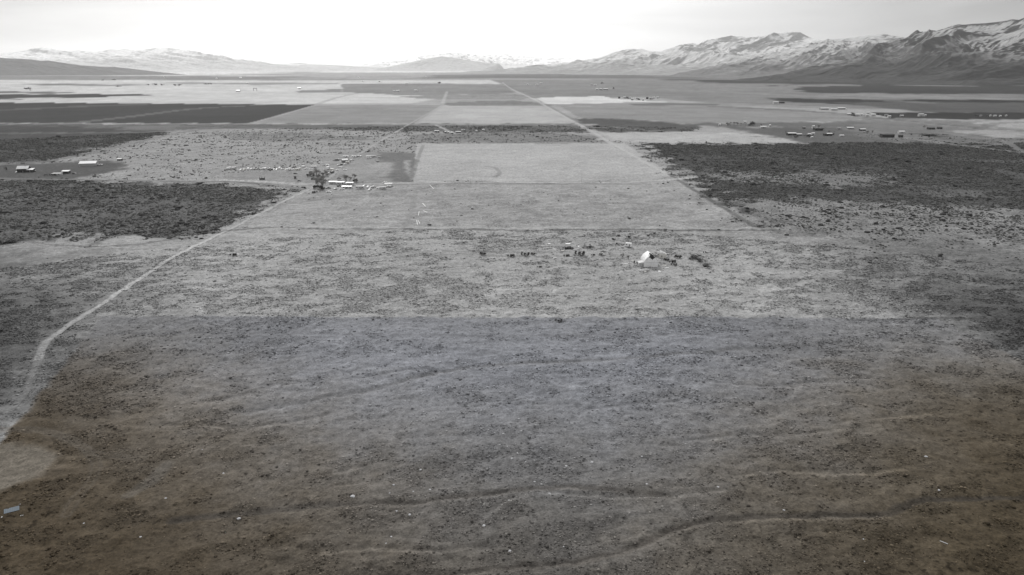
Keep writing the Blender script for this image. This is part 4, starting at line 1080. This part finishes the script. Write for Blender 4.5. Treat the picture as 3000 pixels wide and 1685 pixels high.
sheet('metal_sheet', 35, 1497, 3.6, 2.2, 35, mat('blue_grey_metal', (.075, .095, .115), rough=.7), 'bluish ribbed metal sheet lying at the lower left edge', 'metal sheet', (.08, .05), ribs=9)
lump('scrap_piece', 6, 1515, 1.2, PAINT['pale grey'], 'white scrap at the lower corner of the metal sheet', 'scrap', flat=.5, parts=4)
lump('scrap_piece', 63, 1506, .9, PAINT['pale grey'], 'pale scrap right of the metal sheet', 'scrap', flat=.4, parts=3)
lump('scrap_piece', 60, 1479, .9, PAINT['silver'], 'small scrap at the upper corner of the metal sheet', 'scrap', flat=.4, parts=3)
sheet('board', 2765, 1589, 1.9, .25, -40, STONE, 'thin pale board on the darkened ground lower right', 'board')

# ------------------------------------------------------------------ the homestead at the left edge
house(72, 503, 12, 12, 9, 4.6, 2.8, DARKW, ROOFW, 'tall dark house with a pale gabled roof at the left edge', nwin=4, chimney=True, over=.5)
house(91, 503.5, 12, 6.5, 6.5, 2.8, 1.0, DARKW, ROOFW, 'low dark wing with pale roof on the right of the tall house', 'house wing', 'house_wing', 2, shed=True)
sedan(100, 502.5, 5, 'dark', 'dark car parked right of the tall dark house', kind='suv')
sedan(51, 504.5, 60, 'white', 'white car at the left corner of the tall dark house')
house(262, 486, 14, 19, 13, 4.2, 2.2, gm('light_metal_wall', .38, rough=.6, var=.04), ROOFW, 'large light metal shed with a white roof in the bare yard', 'shed', 'metal_shed', 0, door=False, bigdoor=True)
trailer(240, 487, 70, 4.0, 'white', 'small white trailer at the left end of the large metal shed', H=2.2)
trailer(293, 484, 15, 5.5, 'white', 'low white flatbed trailer right of the large metal shed', H=1.3)
sedan(283, 486, 20, 'dark', 'dark pickup before the right end of the large metal shed', kind='pickup')
house(168, 513, 4, 10, 5, 2.2, .5, PALEW, ROOFG, 'low pale shed left of the dark shed in the yard', 'shed', 'shed', 2, shed=True)
house(194, 507.5, 6, 8, 4.5, 2.9, .7, DARKW, ROOFW, 'dark walled shed with a bright white roof', 'shed', 'shed', 0, shed=True, door=False)
house(352, 471, 2, 5.5, 4, 2.4, .5, DARKW, ROOFW, 'small white roofed shed alone right of the large metal shed', 'shed', 'shed', 1)
sedan(218, 509.5, 0, 'dark', 'small dark car at the right edge of the bare yard')
for k in range(5): leafy_tree(132 + k * 7, 515.5 - k * .3, 1.9, 'young sapling, %s from the left before the low pale shed' % ['first', 'second', 'third', 'fourth', 'fifth'][k], k, wide=.7, name='sapling', cat='sapling')
leafy_tree(20, 500, 4, 'thin tree left of the tall dark house', 1, wide=.5)

# ------------------------------------------------------------------ the junk yard
ORD = ['leftmost', 'second', 'third', 'fourth', 'fifth', 'sixth', 'seventh', 'eighth', 'ninth', 'tenth', '11th', '12th', '13th', '14th', '15th', '16th', '17th', '18th', '19th', '20th', '21st', '22nd', '23rd', '24th', '25th', '26th', '27th', '28th', '29th', '30th']
ROW = [(275, 305, 't', 'white', 60), (400, 305, 't', 'silver', 62), (578, 325, 'sedan', 'silver', 75), (655, 322, 'sedan', 'cream', 80), (755, 318, 'van', 'white', 100), (835, 318, 'suv', 'white', 85),
       (912, 322, 'sedan', 'dark', 75), (995, 320, 'pickup', 'dark', 80), (1112, 320, 'pickup', 'silver', 40), (1185, 306, 'van', 'white', 50), (1255, 325, 'sedan', 'mid', 70), (1292, 290, 'pickup', 'silver', 90),
       (1355, 322, 'suv', 'dark', 80), (1415, 318, 'sedan', 'white', 70), (1475, 315, 'sedan', 'silver', 85), (1542, 300, 'van', 'white', 95), (1610, 318, 'suv', 'white', 60), (1712, 318, 'sedan', 'cream', 70),
       (1780, 336, 't', 'white', 55), (1892, 318, 'pickup', 'white', 75), (2010, 332, 't', 'cream', 50), (1870, 268, 'pickup', 'dark', 20), (2155, 262, 'van', 'white', 30), (2210, 308, 'pickup', 'white', 40),
       (2340, 308, 'sedan', 'white', 10), (2400, 275, 't', 'silver', 5)]
ROW.sort(key=lambda q: q[0])
for k, (zx, zy, kind, col, rot) in enumerate(ROW):
    u, v = 640 + zx / 8.587, 460 + (zy + 12) / 8.587
    g = 'junk vehicles parked in the long row'
    cw = {'mid': 'faded grey'}.get(col, col)
    if kind == 't': trailer(u, v, rot, 6.0 if k < 3 else 7.5, col, '%s camper trailer, %s along the long junk row' % (cw, ORD[k] + ('' if k == 0 else ' from left')), g, cab=(k == 0))
    else: sedan(u, v, rot, col, '%s %s, %s from left in the long junk row' % (cw, {'sedan': 'saloon car', 'suv': 'tall estate car'}.get(kind, kind), ORD[k]), g, kind)
def Z1(x, y): return 850 + x / 7.36, 430 + y / 7.36
def zs(x, y, rot, col, kind, label): u, v = Z1(x, y); return sedan(u, v, rot, col, label, 'vehicles round the junk yard', kind)
def zt(x, y, rot, L, col, label, **k): u, v = Z1(x, y); return trailer(u, v, rot, L, col, label, 'vehicles round the junk yard', **k)
zt(1200, 236, 4, 7.5, 'white', 'long low white trailer at the far end of the junk yard')
zt(1375, 238, 2, 6.0, 'white', 'white camper right of the long low white trailer', H=3.2)
zs(1440, 225, 60, 'dark', 'sedan', 'dark car behind the far white camper, left of three')
zs(1480, 218, 70, 'silver', 'suv', 'silver car behind the far white camper, middle of three')
zs(1522, 212, 80, 'white', 'sedan', 'white car behind the far white camper, right of three')
zt(1690, 258, 12, 5.6, 'white', 'tall white box truck across the drive', H=3.9, cab=True, name='box_truck', cat='truck')
zt(1790, 236, 4, 8.0, 'silver', 'white roofed trailer behind the tall box truck')
zs(1925, 238, 5, 'silver', 'pickup', 'silver pickup right of the box truck')
zs(960, 318, 15, 'mid', 'pickup', 'dull pickup at the dark fence, left one')
zs(1012, 300, 15, 'dark', 'van', 'dark van by the fence behind the big white roof')
zs(1060, 290, 30, 'silver', 'sedan', 'pale car by the fence left of the big white roof')
u, v = Z1(1180, 345); house(u, v, 25, 7.5, 6, 3.0, 1.4, WOODG, ROOFW, 'shack with a big steep white roof in the junk yard', 'shack', 'shack', 1)
zs(1060, 412, 20, 'silver', 'sedan', 'silver car left of the white roofed shack'); zs(1115, 408, 60, 'dark', 'suv', 'dark car before the white roofed shack')
zs(1180, 402, 30, 'white', 'pickup', 'white pickup before the white roofed shack'); zt(1235, 375, 8, 4.5, 'cream', 'small cream camper right of the white roofed shack')
zs(1345, 312, 30, 'silver', 'sedan', 'silver car beside the drive right of the shack')
zt(800, 420, -15, 4.8, 'white', 'white camper on the slope left of the drive', H=2.3)
zt(820, 492, 70, 6.0, 'white', 'tall white camper end on, middle of the yard', H=3.4)
zt(900, 520, -35, 6.0, 'cream', 'cream camper parked on a slant in the middle yard')
zs(1005, 520, 60, 'white', 'pickup', 'white pickup right of the slanting cream camper'); zt(1075, 458, 0, 4.0, 'white', 'low white trailer by the drive bend', H=1.3)
zs(1182, 508, 5, 'white', 'sedan', 'white car alone on the drive'); zt(908, 572, 65, 5.2, 'mid', 'dull grey trailer below the slanting camper', H=2.8)
zs(830, 590, 20, 'silver', 'sedan', 'silver car below the tall white camper')
u, v = Z1(935, 800); mobile_home(u, v, -2, 8.5, 'white roofed mobile home, left half of the long pair')
u, v = Z1(1090, 812); mobile_home(u, v, -2, 9.0, 'white roofed mobile home, right half of the long pair')
u, v = Z1(1290, 830); mobile_home(u, v, 0, 7.5, 'white roofed hut behind the windowed trailer home', Wd=3)
u, v = Z1(1230, 905); mobile_home(u, v, -3, 10.5, 'cream trailer home with dark windows in the front row', Wd=3.2)
zt(1512, 920, -2, 8.8, 'pale grey', 'pale trailer with a bright roof, right of the windowed home', H=3.0)
zs(1060, 862, 30, 'dark', 'suv', 'dark car before the long mobile home pair')
zs(822, 905, 15, 'mid', 'pickup', 'dull pickup at the left of the front row'); zs(975, 925, 70, 'silver', 'suv', 'silver car, second in the front row')
zs(1120, 930, 10, 'white', 'pickup', 'white pickup, third in the front row'); zs(1680, 900, 80, 'white', 'van', 'white van end on in the front row')
zs(1725, 938, 60, 'white', 'sedan', 'white car just below the white van'); zs(1757, 895, 40, 'silver', 'sedan', 'silver car right of the white van')
zs(1805, 890, 60, 'silver', 'suv', 'silver tall car behind, right of the white van'); zs(1908, 912, 5, 'white', 'sedan', 'white car left of the tarped boat')
zt(1995, 925, 20, 7.0, 'silver', 'long tarped boat on a trailer at the right end', H=2.6, name='boat_trailer', cat='boat trailer')
zs(2040, 785, 25, 'white', 'pickup', 'white pickup at the far right end of the yard'); zs(2108, 880, 30, 'silver', 'pickup', 'silver pickup under the flat carport, left one')
zs(2162, 872, 50, 'silver', 'sedan', 'silver car beside the flat carport, right one'); zs(1610, 845, 50, 'white', 'sedan', 'white car behind the white van')
zs(840, 992, 0, 'white', 'sedan', 'white car alone in the grass below the front row')
def carport():
    u, v = Z1(2120, 845); r = root('carport', u, v, 2, 'flat white carport roof on posts at the right end', 'carport')
    MB().box(-4.2, 4.2, -2.2, 2.2, 2.7, 2.85).build('roof', ROOFW, r)
    for x in (-4, 0, 4):
        for y in (-2, 2): MB().tube((x, y, -.1), (x, y, 2.7), .08).build('post', METAL, r)
carport()
MORE_TREES = [(450, 620, 'round', 10, 'grey bare tree at the left rim of the yard grove, uphill'), (560, 610, 'round', 12, 'wide bare tree in the middle of the yard grove'), (700, 650, 'round', 11, 'wide bare tree below the tall white camper'),
              (620, 700, 'round', 11, 'bare tree between grove and crossroads, left'), (720, 740, 'round', 12, 'bare tree between grove and crossroads, right'), (600, 850, 'tall', 12, 'bare tree at the roadside corner, left'), (700, 860, 'round', 12, 'bare tree at the roadside corner, right'),
              (640, 960, 'round', 7, 'short bare tree by the road south of the corner'), (820, 660, 'tall', 9, 'bare tree near the drive below the middle campers'), (1290, 790, 'tall', 12, 'bare tree between the forked tree and its right neighbour'),
              (1430, 780, 'round', 9, 'low bare tree right of the tall pair'), (480, 720, 'shrub', 5, 'grey bush left of the crossroads trees'), (540, 990, 'shrub', 4.5, 'grey bush at the roadside, lowest of the grove'), (1250, 340, 'tall', 8, 'bare tree just behind the white roofed shack')]
for k, (x, y, kd, h, t) in enumerate([(500, 650, 'round', 9, 'bare tree at the left of the yard grove'), (620, 640, 'tall', 9, 'bare tree second from left in the yard grove'), (770, 620, 'round', 8, 'bare tree beside the middle campers'),
                                      (560, 790, 'round', 10, 'spreading bare tree at the crossroads, left one'), (680, 800, 'round', 10.5, 'spreading bare tree at the crossroads, middle one'), (760, 810, 'tall', 8, 'bare tree at the crossroads, right one'),
                                      (560, 900, 'shrub', 5, 'dark brush clump in front of the crossroads trees, left'), (660, 930, 'shrub', 5.5, 'dark brush clump in front of the crossroads trees, right'), (1055, 735, 'round', 5.5, 'low round bare tree behind the long mobile homes'),
                                      (1215, 795, 'tall', 13, 'tall forked bare tree above the front row'), (1378, 765, 'tall', 11, 'tall bare tree right of the forked one'), (1300, 350, 'round', 4.5, 'bushy bare tree right of the white roofed shack'),
                                      (1385, 765, 'shrub', 3.5, 'dark brush at the foot of the tall bare tree'), (1570, 800, 'tall', 3.5, 'small bare sapling behind the front row'), (430, 640, 'shrub', 5, 'pale bush left of the yard grove')]):
    u, v = Z1(x, y); bare_tree(u, v, kd, h * (1.35 if kd != 'shrub' else 1.6), t, k)
for k, (x, y, kd, h, t) in enumerate(MORE_TREES):
    u, v = Z1(x, y); bare_tree(u, v, kd, h, t, k + 1)
def corral():
    r = root('loading_chute', 768, 527, 0, 'dark wooden stock chute with three tall posts by the road', 'stock chute')
    for x in (-2.8, 0, 2.8): MB().box(x - .18, x + .18, -.18, .18, -.2, 3.2).build('post', DARKW, r)
    MB().box(-2.6, 2.6, -.12, .12, 0, 1.5).build('panel', DARKW, r)
    MB().box(-2.6, 2.6, 1.6, 1.8, 0, 1.4).build('panel', DARKW, r)
corral()
def wire_fence():
    a, b = G(600, 530), G(762, 529)
    r = bpy.data.objects.new('wire_fence', None); COL.objects.link(r); tag(r, 'thin post and wire fence left of the dark stock chute', 'fence')
    n = 16
    for i in range(n + 1):
        x, y = a[0] + (b[0] - a[0]) * i / n, a[1] + (b[1] - a[1]) * i / n
        MB().tube((x, y, gz(x, y) - .2), (x, y, gz(x, y) + 1.4), .07, n=5).build('post', WOODG, r)
    w = MB()
    for z in (.5, .9, 1.3): w.tube((a[0], a[1], z), (b[0], b[1], z), .015, n=3)
    w.build('wire', METAL, r)
wire_fence()
house(865, 524, 0, 2, 2, 2.8, .3, DARKW, ROOFD, 'tall narrow dark outhouse left of the yard grove', 'outhouse', 'outhouse', 0, door=True)
sedan(866, 510, 0, 'dark', 'small dark car behind the dark outhouse'); sedan(877, 531, 10, 'mid', 'dull car right of the dark outhouse')
for k, (u, v, h, t) in enumerate([(655, 511, 0, ''), (535, 524, 7, 'lone pole by the cross road in the left scrub'), (1378, 540, 6, 'thin pole on the pasture road, left one'), (1704, 537, 6, 'thin pole on the pasture road, right one'), (1990, 510, 6, 'thin pole at the pasture corner')]):
    if not h: continue
    x, y = G(u, v); o = MB().tube((0, 0, -.3), (0, 0, h), .14, .09, 6).box(-.6, .6, -.06, .06, h - .6, h - .45).build('utility_pole', WOODG); o.location = (x, y, gz(x, y)); tag(o, t, 'pole')

# ------------------------------------------------------------------ the small middle farm and the right settlement
def mpp(v): return CAM_H / (math.sin(PITCH) - (CY - v) / FPX * math.cos(PITCH)) / FPX
def bld(u, v, w, label, wall='p', roof='w', h=3.0, dep=None, cat='shed', nm='shed', win=1, rise=.9, rot=3):
    L = max(2.5, w * mpp(v))
    return house(u, v, rot, L, dep or min(12, max(4, L * .55)), h, rise, {'p': PALEW, 'd': DARKW, 'g': ROOFG}[wall], {'w': ROOFW, 'g': ROOFG, 'd': ROOFD}[roof], label, cat, nm, win, door=win > 0)
for a in [(1277, 388, 7, 'white roofed hut, leftmost of the small middle farm', 'd'), (1284, 388, 4, 'tiny pale hut beside the leftmost farm hut', 'd'), (1305, 390, 4, 'tiny hut second in the middle farm', 'd'),
          (1314, 391, 4, 'tiny pale hut third in the middle farm', 'p'), (1325, 392.5, 6, 'dark hut with white roof at the drive end', 'd'), (1338, 390, 5, 'dark hut before the middle farm house', 'd'), (1346, 390, 8, 'brightest white roofed house of the middle farm', 'd'),
          (1396, 386.5, 4, 'tiny white hut far right of the middle farm, lower', 'p'), (1416, 383.5, 6, 'white hut far right of the middle farm, upper', 'p')]:
    bld(*a, h=2.6)
trailer(1356, 383, -6, 7.0, 'white', 'white trailer standing behind the small middle farm')
S = 'right settlement'
for a in [(2132.6, 366.5, 9, 'pale house behind the bare trees of the right settlement', 'p', 'g', 5, None, 'house', 'house', 3), (2181.5, 359.5, 8, 'white roofed shed far behind the pale house', 'p', 'w', 3), (2195, 368, 13, 'grey low building right of the pale house', 'g', 'g', 3.2),
          (2235, 375.5, 17, 'long white roofed shed beside the curving drive', 'p', 'w', 3.2), (2255, 372, 4, 'tiny white hut at the curve of the drive', 'p', 'w', 4), (2108, 368, 5, 'white hut left of the bare trees', 'p', 'w', 2.6),
          (2318, 396, 24, 'long dark barn with a white roof nearest the pale field', 'd', 'w', 4, 9, 'barn', 'barn', 4), (2340, 397, 15, 'lower dark shed joined right of the long dark barn', 'd', 'w', 2.6), (2370, 397, 9, 'pale hut in the middle of the front sheds', 'p', 'w', 3),
          (2381, 396.5, 9, 'bright white shed in the middle of the front sheds', 'p', 'w', 4), (2378, 404, 5, 'tiny white hut in front of the bright shed', 'p', 'w', 2), (2428, 398, 16, 'dark shed with a thick white roof, right of the front sheds', 'd', 'w', 4),
          (2415, 398, 6, 'small dark hut against the thick roofed shed', 'd', 'd', 2.8), (2465, 400, 12, 'low white roof alone right of the front sheds', 'p', 'w', 2), (2355, 377, 7, 'small dark hut left of the dark farmhouse', 'd', 'g', 3),
          (2382, 376, 6, 'tall white tower like hut left of the dark farmhouse', 'p', 'w', 5), (2396, 382, 24, 'long dark farmhouse in the middle of the settlement', 'd', 'd', 4.2, 9, 'house', 'house', 4), (2457, 379, 9, 'grey hut right of the dark farmhouse', 'g', 'g', 3),
          (2489, 378, 20, 'long thin white roofed building right of the farmhouse', 'g', 'w', 3), (2526, 383, 16, 'dark hut with a pale roof before the twin trees', 'd', 'w', 3.2), (2598, 402, 36, 'long dark hay barn near the scrub edge', 'd', 'd', 5, 10, 'barn', 'barn', 0),
          (2638, 403, 11, 'black shed right of the long dark hay barn', 'd', 'd', 4), (2640, 391, 17, 'open white roofed canopy behind the black shed', 'p', 'w', 4), (2668, 395.5, 6, 'tiny grey hut right of the white canopy', 'g', 'd', 2.4),
          (2727, 379, 19, 'dark low shed beside the lone bare tree', 'd', 'd', 3.4), (2752, 378, 13, 'dark low shed farthest right in the settlement', 'd', 'd', 3),
          (2415, 322, 26, 'long white roofed barn, left of three on the far farm', 'g', 'w', 5, 12, 'barn', 'barn', 0), (2441, 324, 20, 'pale long barn, middle of three on the far farm', 'p', 'w', 6, 14, 'barn', 'barn', 0), (2463, 321, 22, 'long white roofed barn, right of three on the far farm', 'g', 'w', 5, 12, 'barn', 'barn', 0),
          (2478, 323, 3, 'tiny white hut right of the three long barns', 'p', 'w', 3), (2487, 338, 12, 'white roofed shed at the left of the far hamlet', 'g', 'w', 4), (2510, 340.5, 13, 'pale house second in the far hamlet', 'p', 'w', 5, None, 'house', 'house', 3),
          (2523, 339, 7, 'pale hut third in the far hamlet', 'p', 'w', 4), (2542, 335, 9, 'bright white shed highest in the far hamlet', 'p', 'w', 5), (2540, 341, 9, 'pale house below the highest shed of the far hamlet', 'p', 'w', 4), (2557, 340.5, 13, 'wide pale house fifth in the far hamlet', 'p', 'w', 5, None, 'house', 'house', 3),
          (2571, 336.5, 6, 'black hut behind the far hamlet', 'd', 'd', 4), (2596, 340, 9, 'grey hut right of the wide pale house', 'g', 'g', 4), (2604, 345.5, 9, 'bright white hut lowest in the far hamlet', 'p', 'w', 5), (2641, 341.5, 10, 'grey roofed hut right of the far hamlet', 'g', 'w', 3),
          (2697, 341, 14, 'lone white box building on the dark far field', 'p', 'w', 6), (2710, 341, 5, 'small white hut beside the lone white box building', 'p', 'w', 4), (2272, 304.5, 14, 'white barn alone above the curved field', 'p', 'w', 7), (2290, 303, 14, 'dark shed beside the barn above the curved field', 'd', 'd', 5)]:
    a = list(a) + [None] * (11 - len(a))
    bld(a[0], a[1], a[2], a[3], a[4] or 'p', a[5] or 'w', a[6] or 3, a[7], a[8] or 'shed', a[9] or 'shed', a[10] if a[10] is not None else 1)
for k, u in enumerate([2860, 2873, 2893, 2901, 2914, 2930, 2947]):
    bld(u, 341 + (k % 3) * .5, [4, 5, 3, 3, 8, 5, 3][k], '%s hut, %s from left in the row by the ring field' % (['dark', 'grey', 'dark', 'white', 'pale', 'pale', 'white'][k], ORD[k] if k else 'first'), 'dgdpppp'[k], 'dgdwwww'[k], 3)
for k, (u, v, kd, h, t) in enumerate([(2130, 368, 'tall', 12, 'bare tree, first of the tall row by the pale house'), (2140, 368, 'tall', 13, 'bare tree, second of the tall row by the pale house'), (2150, 367.5, 'tall', 13, 'bare tree, third of the tall row by the pale house'),
                                      (2159, 368, 'tall', 13, 'bare tree, fourth of the tall row by the pale house'), (2170, 369, 'tall', 11, 'bare tree, last of the tall row by the pale house'), (2230, 370, 'round', 9, 'bare tree left of the long white roofed shed'),
                                      (2398, 375, 'round', 12, 'broad bare tree behind the dark farmhouse'), (2412, 380, 'round', 8, 'bare tree at the right end of the dark farmhouse'), (2541, 392, 'round', 11, 'bare tree right of the settlement, left of twins'),
                                      (2556, 389, 'round', 10, 'bare tree right of the settlement, right of twins'), (2707, 375, 'round', 9, 'dark bare tree alone by the low dark shed'), (2184, 372, 'tall', 6, 'small bare tree before the grey low building'), (2301, 392, 'tall', 9, 'thin bare tree behind the long dark barn')]):
    bare_tree(u, v, kd, h, t, k)
for k, (u, v, h, w, t) in enumerate([(2206, 369, 8, 1, 'dense dark tree right of the grey low building'), (2371, 401, 3.5, 3, 'dark scrub thicket before the front sheds'), (2500, 341, 5, 1.3, 'dark bush at the far hamlet'), (2495, 337, 6, 1.2, 'dark tree behind the far hamlet'),
                                     (2720, 398, 3, 8, 'long dark hedge right of the black shed'), (2441, 396, 3, 1, 'small dark bush right of the thick roofed shed'), (2332, 403, 2.5, 3, 'dark thicket under the long dark barn')]):
    leafy_tree(u, v, h, t, k, wide=w)
# far farms out on the valley floor
for k, (u, v, w, t) in enumerate([(1155, 269, 7, 'left white barn of the pair on the dark middle field'), (1166, 269, 9, 'right white barn of the pair on the dark middle field'), (1218, 268, 9, 'white barn alone right of the barn pair'), (1192, 247, 9, 'white farm building above the dark middle field'),
                                  (1112, 240, 6, 'white farm building high left of the middle field'), (1062, 239, 6, 'small white building left of the high farm'), (1050, 228.5, 5, 'tiny white building on the far pale strip, left'), (1248, 228.5, 6, 'tiny white building on the far pale strip, right'),
                                  (1573, 250.5, 7, 'white building right of the straight road'), (1545, 250, 5, 'small white hut nearest the straight road'), (1585, 245, 7, 'pale building up behind the white one'), (1743, 250.5, 8, 'white building in the far right dark field'),
                                  (1733, 250, 7, 'grey building left of the far right white one'), (1749, 264, 8, 'pale barn, left of the lower far pair'), (1760, 264, 8, 'grey barn, middle of the lower far group'), (1774, 264, 14, 'long grey barn, right of the lower far group'),
                                  (635, 231.5, 5, 'tiny white building in the left far belt'), (705, 229, 6, 'tiny pale building in the far belt, right one'), (725, 245, 5, 'small white hut on the left pale plain'), (877, 261, 9, 'bright white barn on the left pale plain'),
                                  (698, 269, 11, 'long white barn nearest on the left pale plain'), (480, 228, 4, 'tiny white hut farthest left in the belt'), (89, 265, 5, 'small white hut by the far left trees'), (1814, 289, 5, 'dark hut at the left of the far village'),
                                  (1829, 289, 6, 'white house, second in the far village'), (1846, 290, 6, 'white house, third in the far village'), (1852, 294, 7, 'grey house in front in the far village'), (1866, 291, 6, 'pale house in the middle of the far village'),
                                  (1884, 296, 5, 'brightest white hut in front of the far village'), (1896, 290.5, 6, 'dark barn right of the bright hut'), (1914, 290, 7, 'pale house near the right end of the village'), (1926, 289, 6, 'pale house at the right end of the village')]):
    bld(u, v, w, t, 'd' if 'dark' in t and 'field' not in t else ('g' if 'grey' in t else 'p'), 'w' if 'dark hut' not in t and 'dark barn' not in t else 'd', 5 + mpp(v) * .9, cat='farm building', nm='farm_building', win=0, rise=1.5)
for k, (u, v, h, w, t) in enumerate([(435, 250.5, 9, 1.2, 'dark tree clump on the pale plain, left of three'), (457, 250.5, 11, 1.8, 'dark tree clump on the pale plain, middle of three'), (474, 250.5, 9, 1.6, 'dark tree clump on the pale plain, right of three'),
                                     (513, 252, 10, 1.5, 'grey tree clump right of the dark three, left one'), (525, 252, 10, 1.5, 'grey tree clump right of the dark three, right one'), (603, 248, 9, 1.2, 'far tree row on the belt, left tree'), (611, 248, 9, 1.2, 'far tree row on the belt, middle tree'),
                                     (619, 248, 9, 1.2, 'far tree row on the belt, right tree'), (346, 254.5, 6, 2.5, 'low dark tree clump left of the dark three'), (78, 262.5, 9, 1.8, 'tree by the far left hut'), (86, 262, 9, 1.8, 'second tree by the far left hut'), (335, 235.5, 12, 1.2, 'tree on the farthest left belt'),
                                     (300, 236.5, 8, 2, 'low tree left on the farthest belt'), (1287, 246, 12, 1.5, 'dark tree right of the upper farm building'), (1763, 246, 12, .8, 'thin tree right of the far right building'), (1798, 262, 10, .7, 'thin tree right of the long grey barn'),
                                     (1872, 294, 6, 1.2, 'dark tree at the front of the far village'), (1838, 290, 7, 1.2, 'dark tree between the village houses'), (1905, 293, 6, 1.3, 'dark tree right of the brightest hut')]):
    leafy_tree(u, v, h, t, k, wide=w)
def gantry():
    r = root('feed_gantry', 748, 266.5, 0, 'dark open frame standing on the left pale plain', 'frame')
    MB().box(-9, -7.5, -1, 1, 0, 12).box(7.5, 9, -1, 1, 0, 12).build('leg', DARKW, r); MB().box(-9, 9, -1, 1, 12, 14).build('beam', DARKW, r)
gantry()
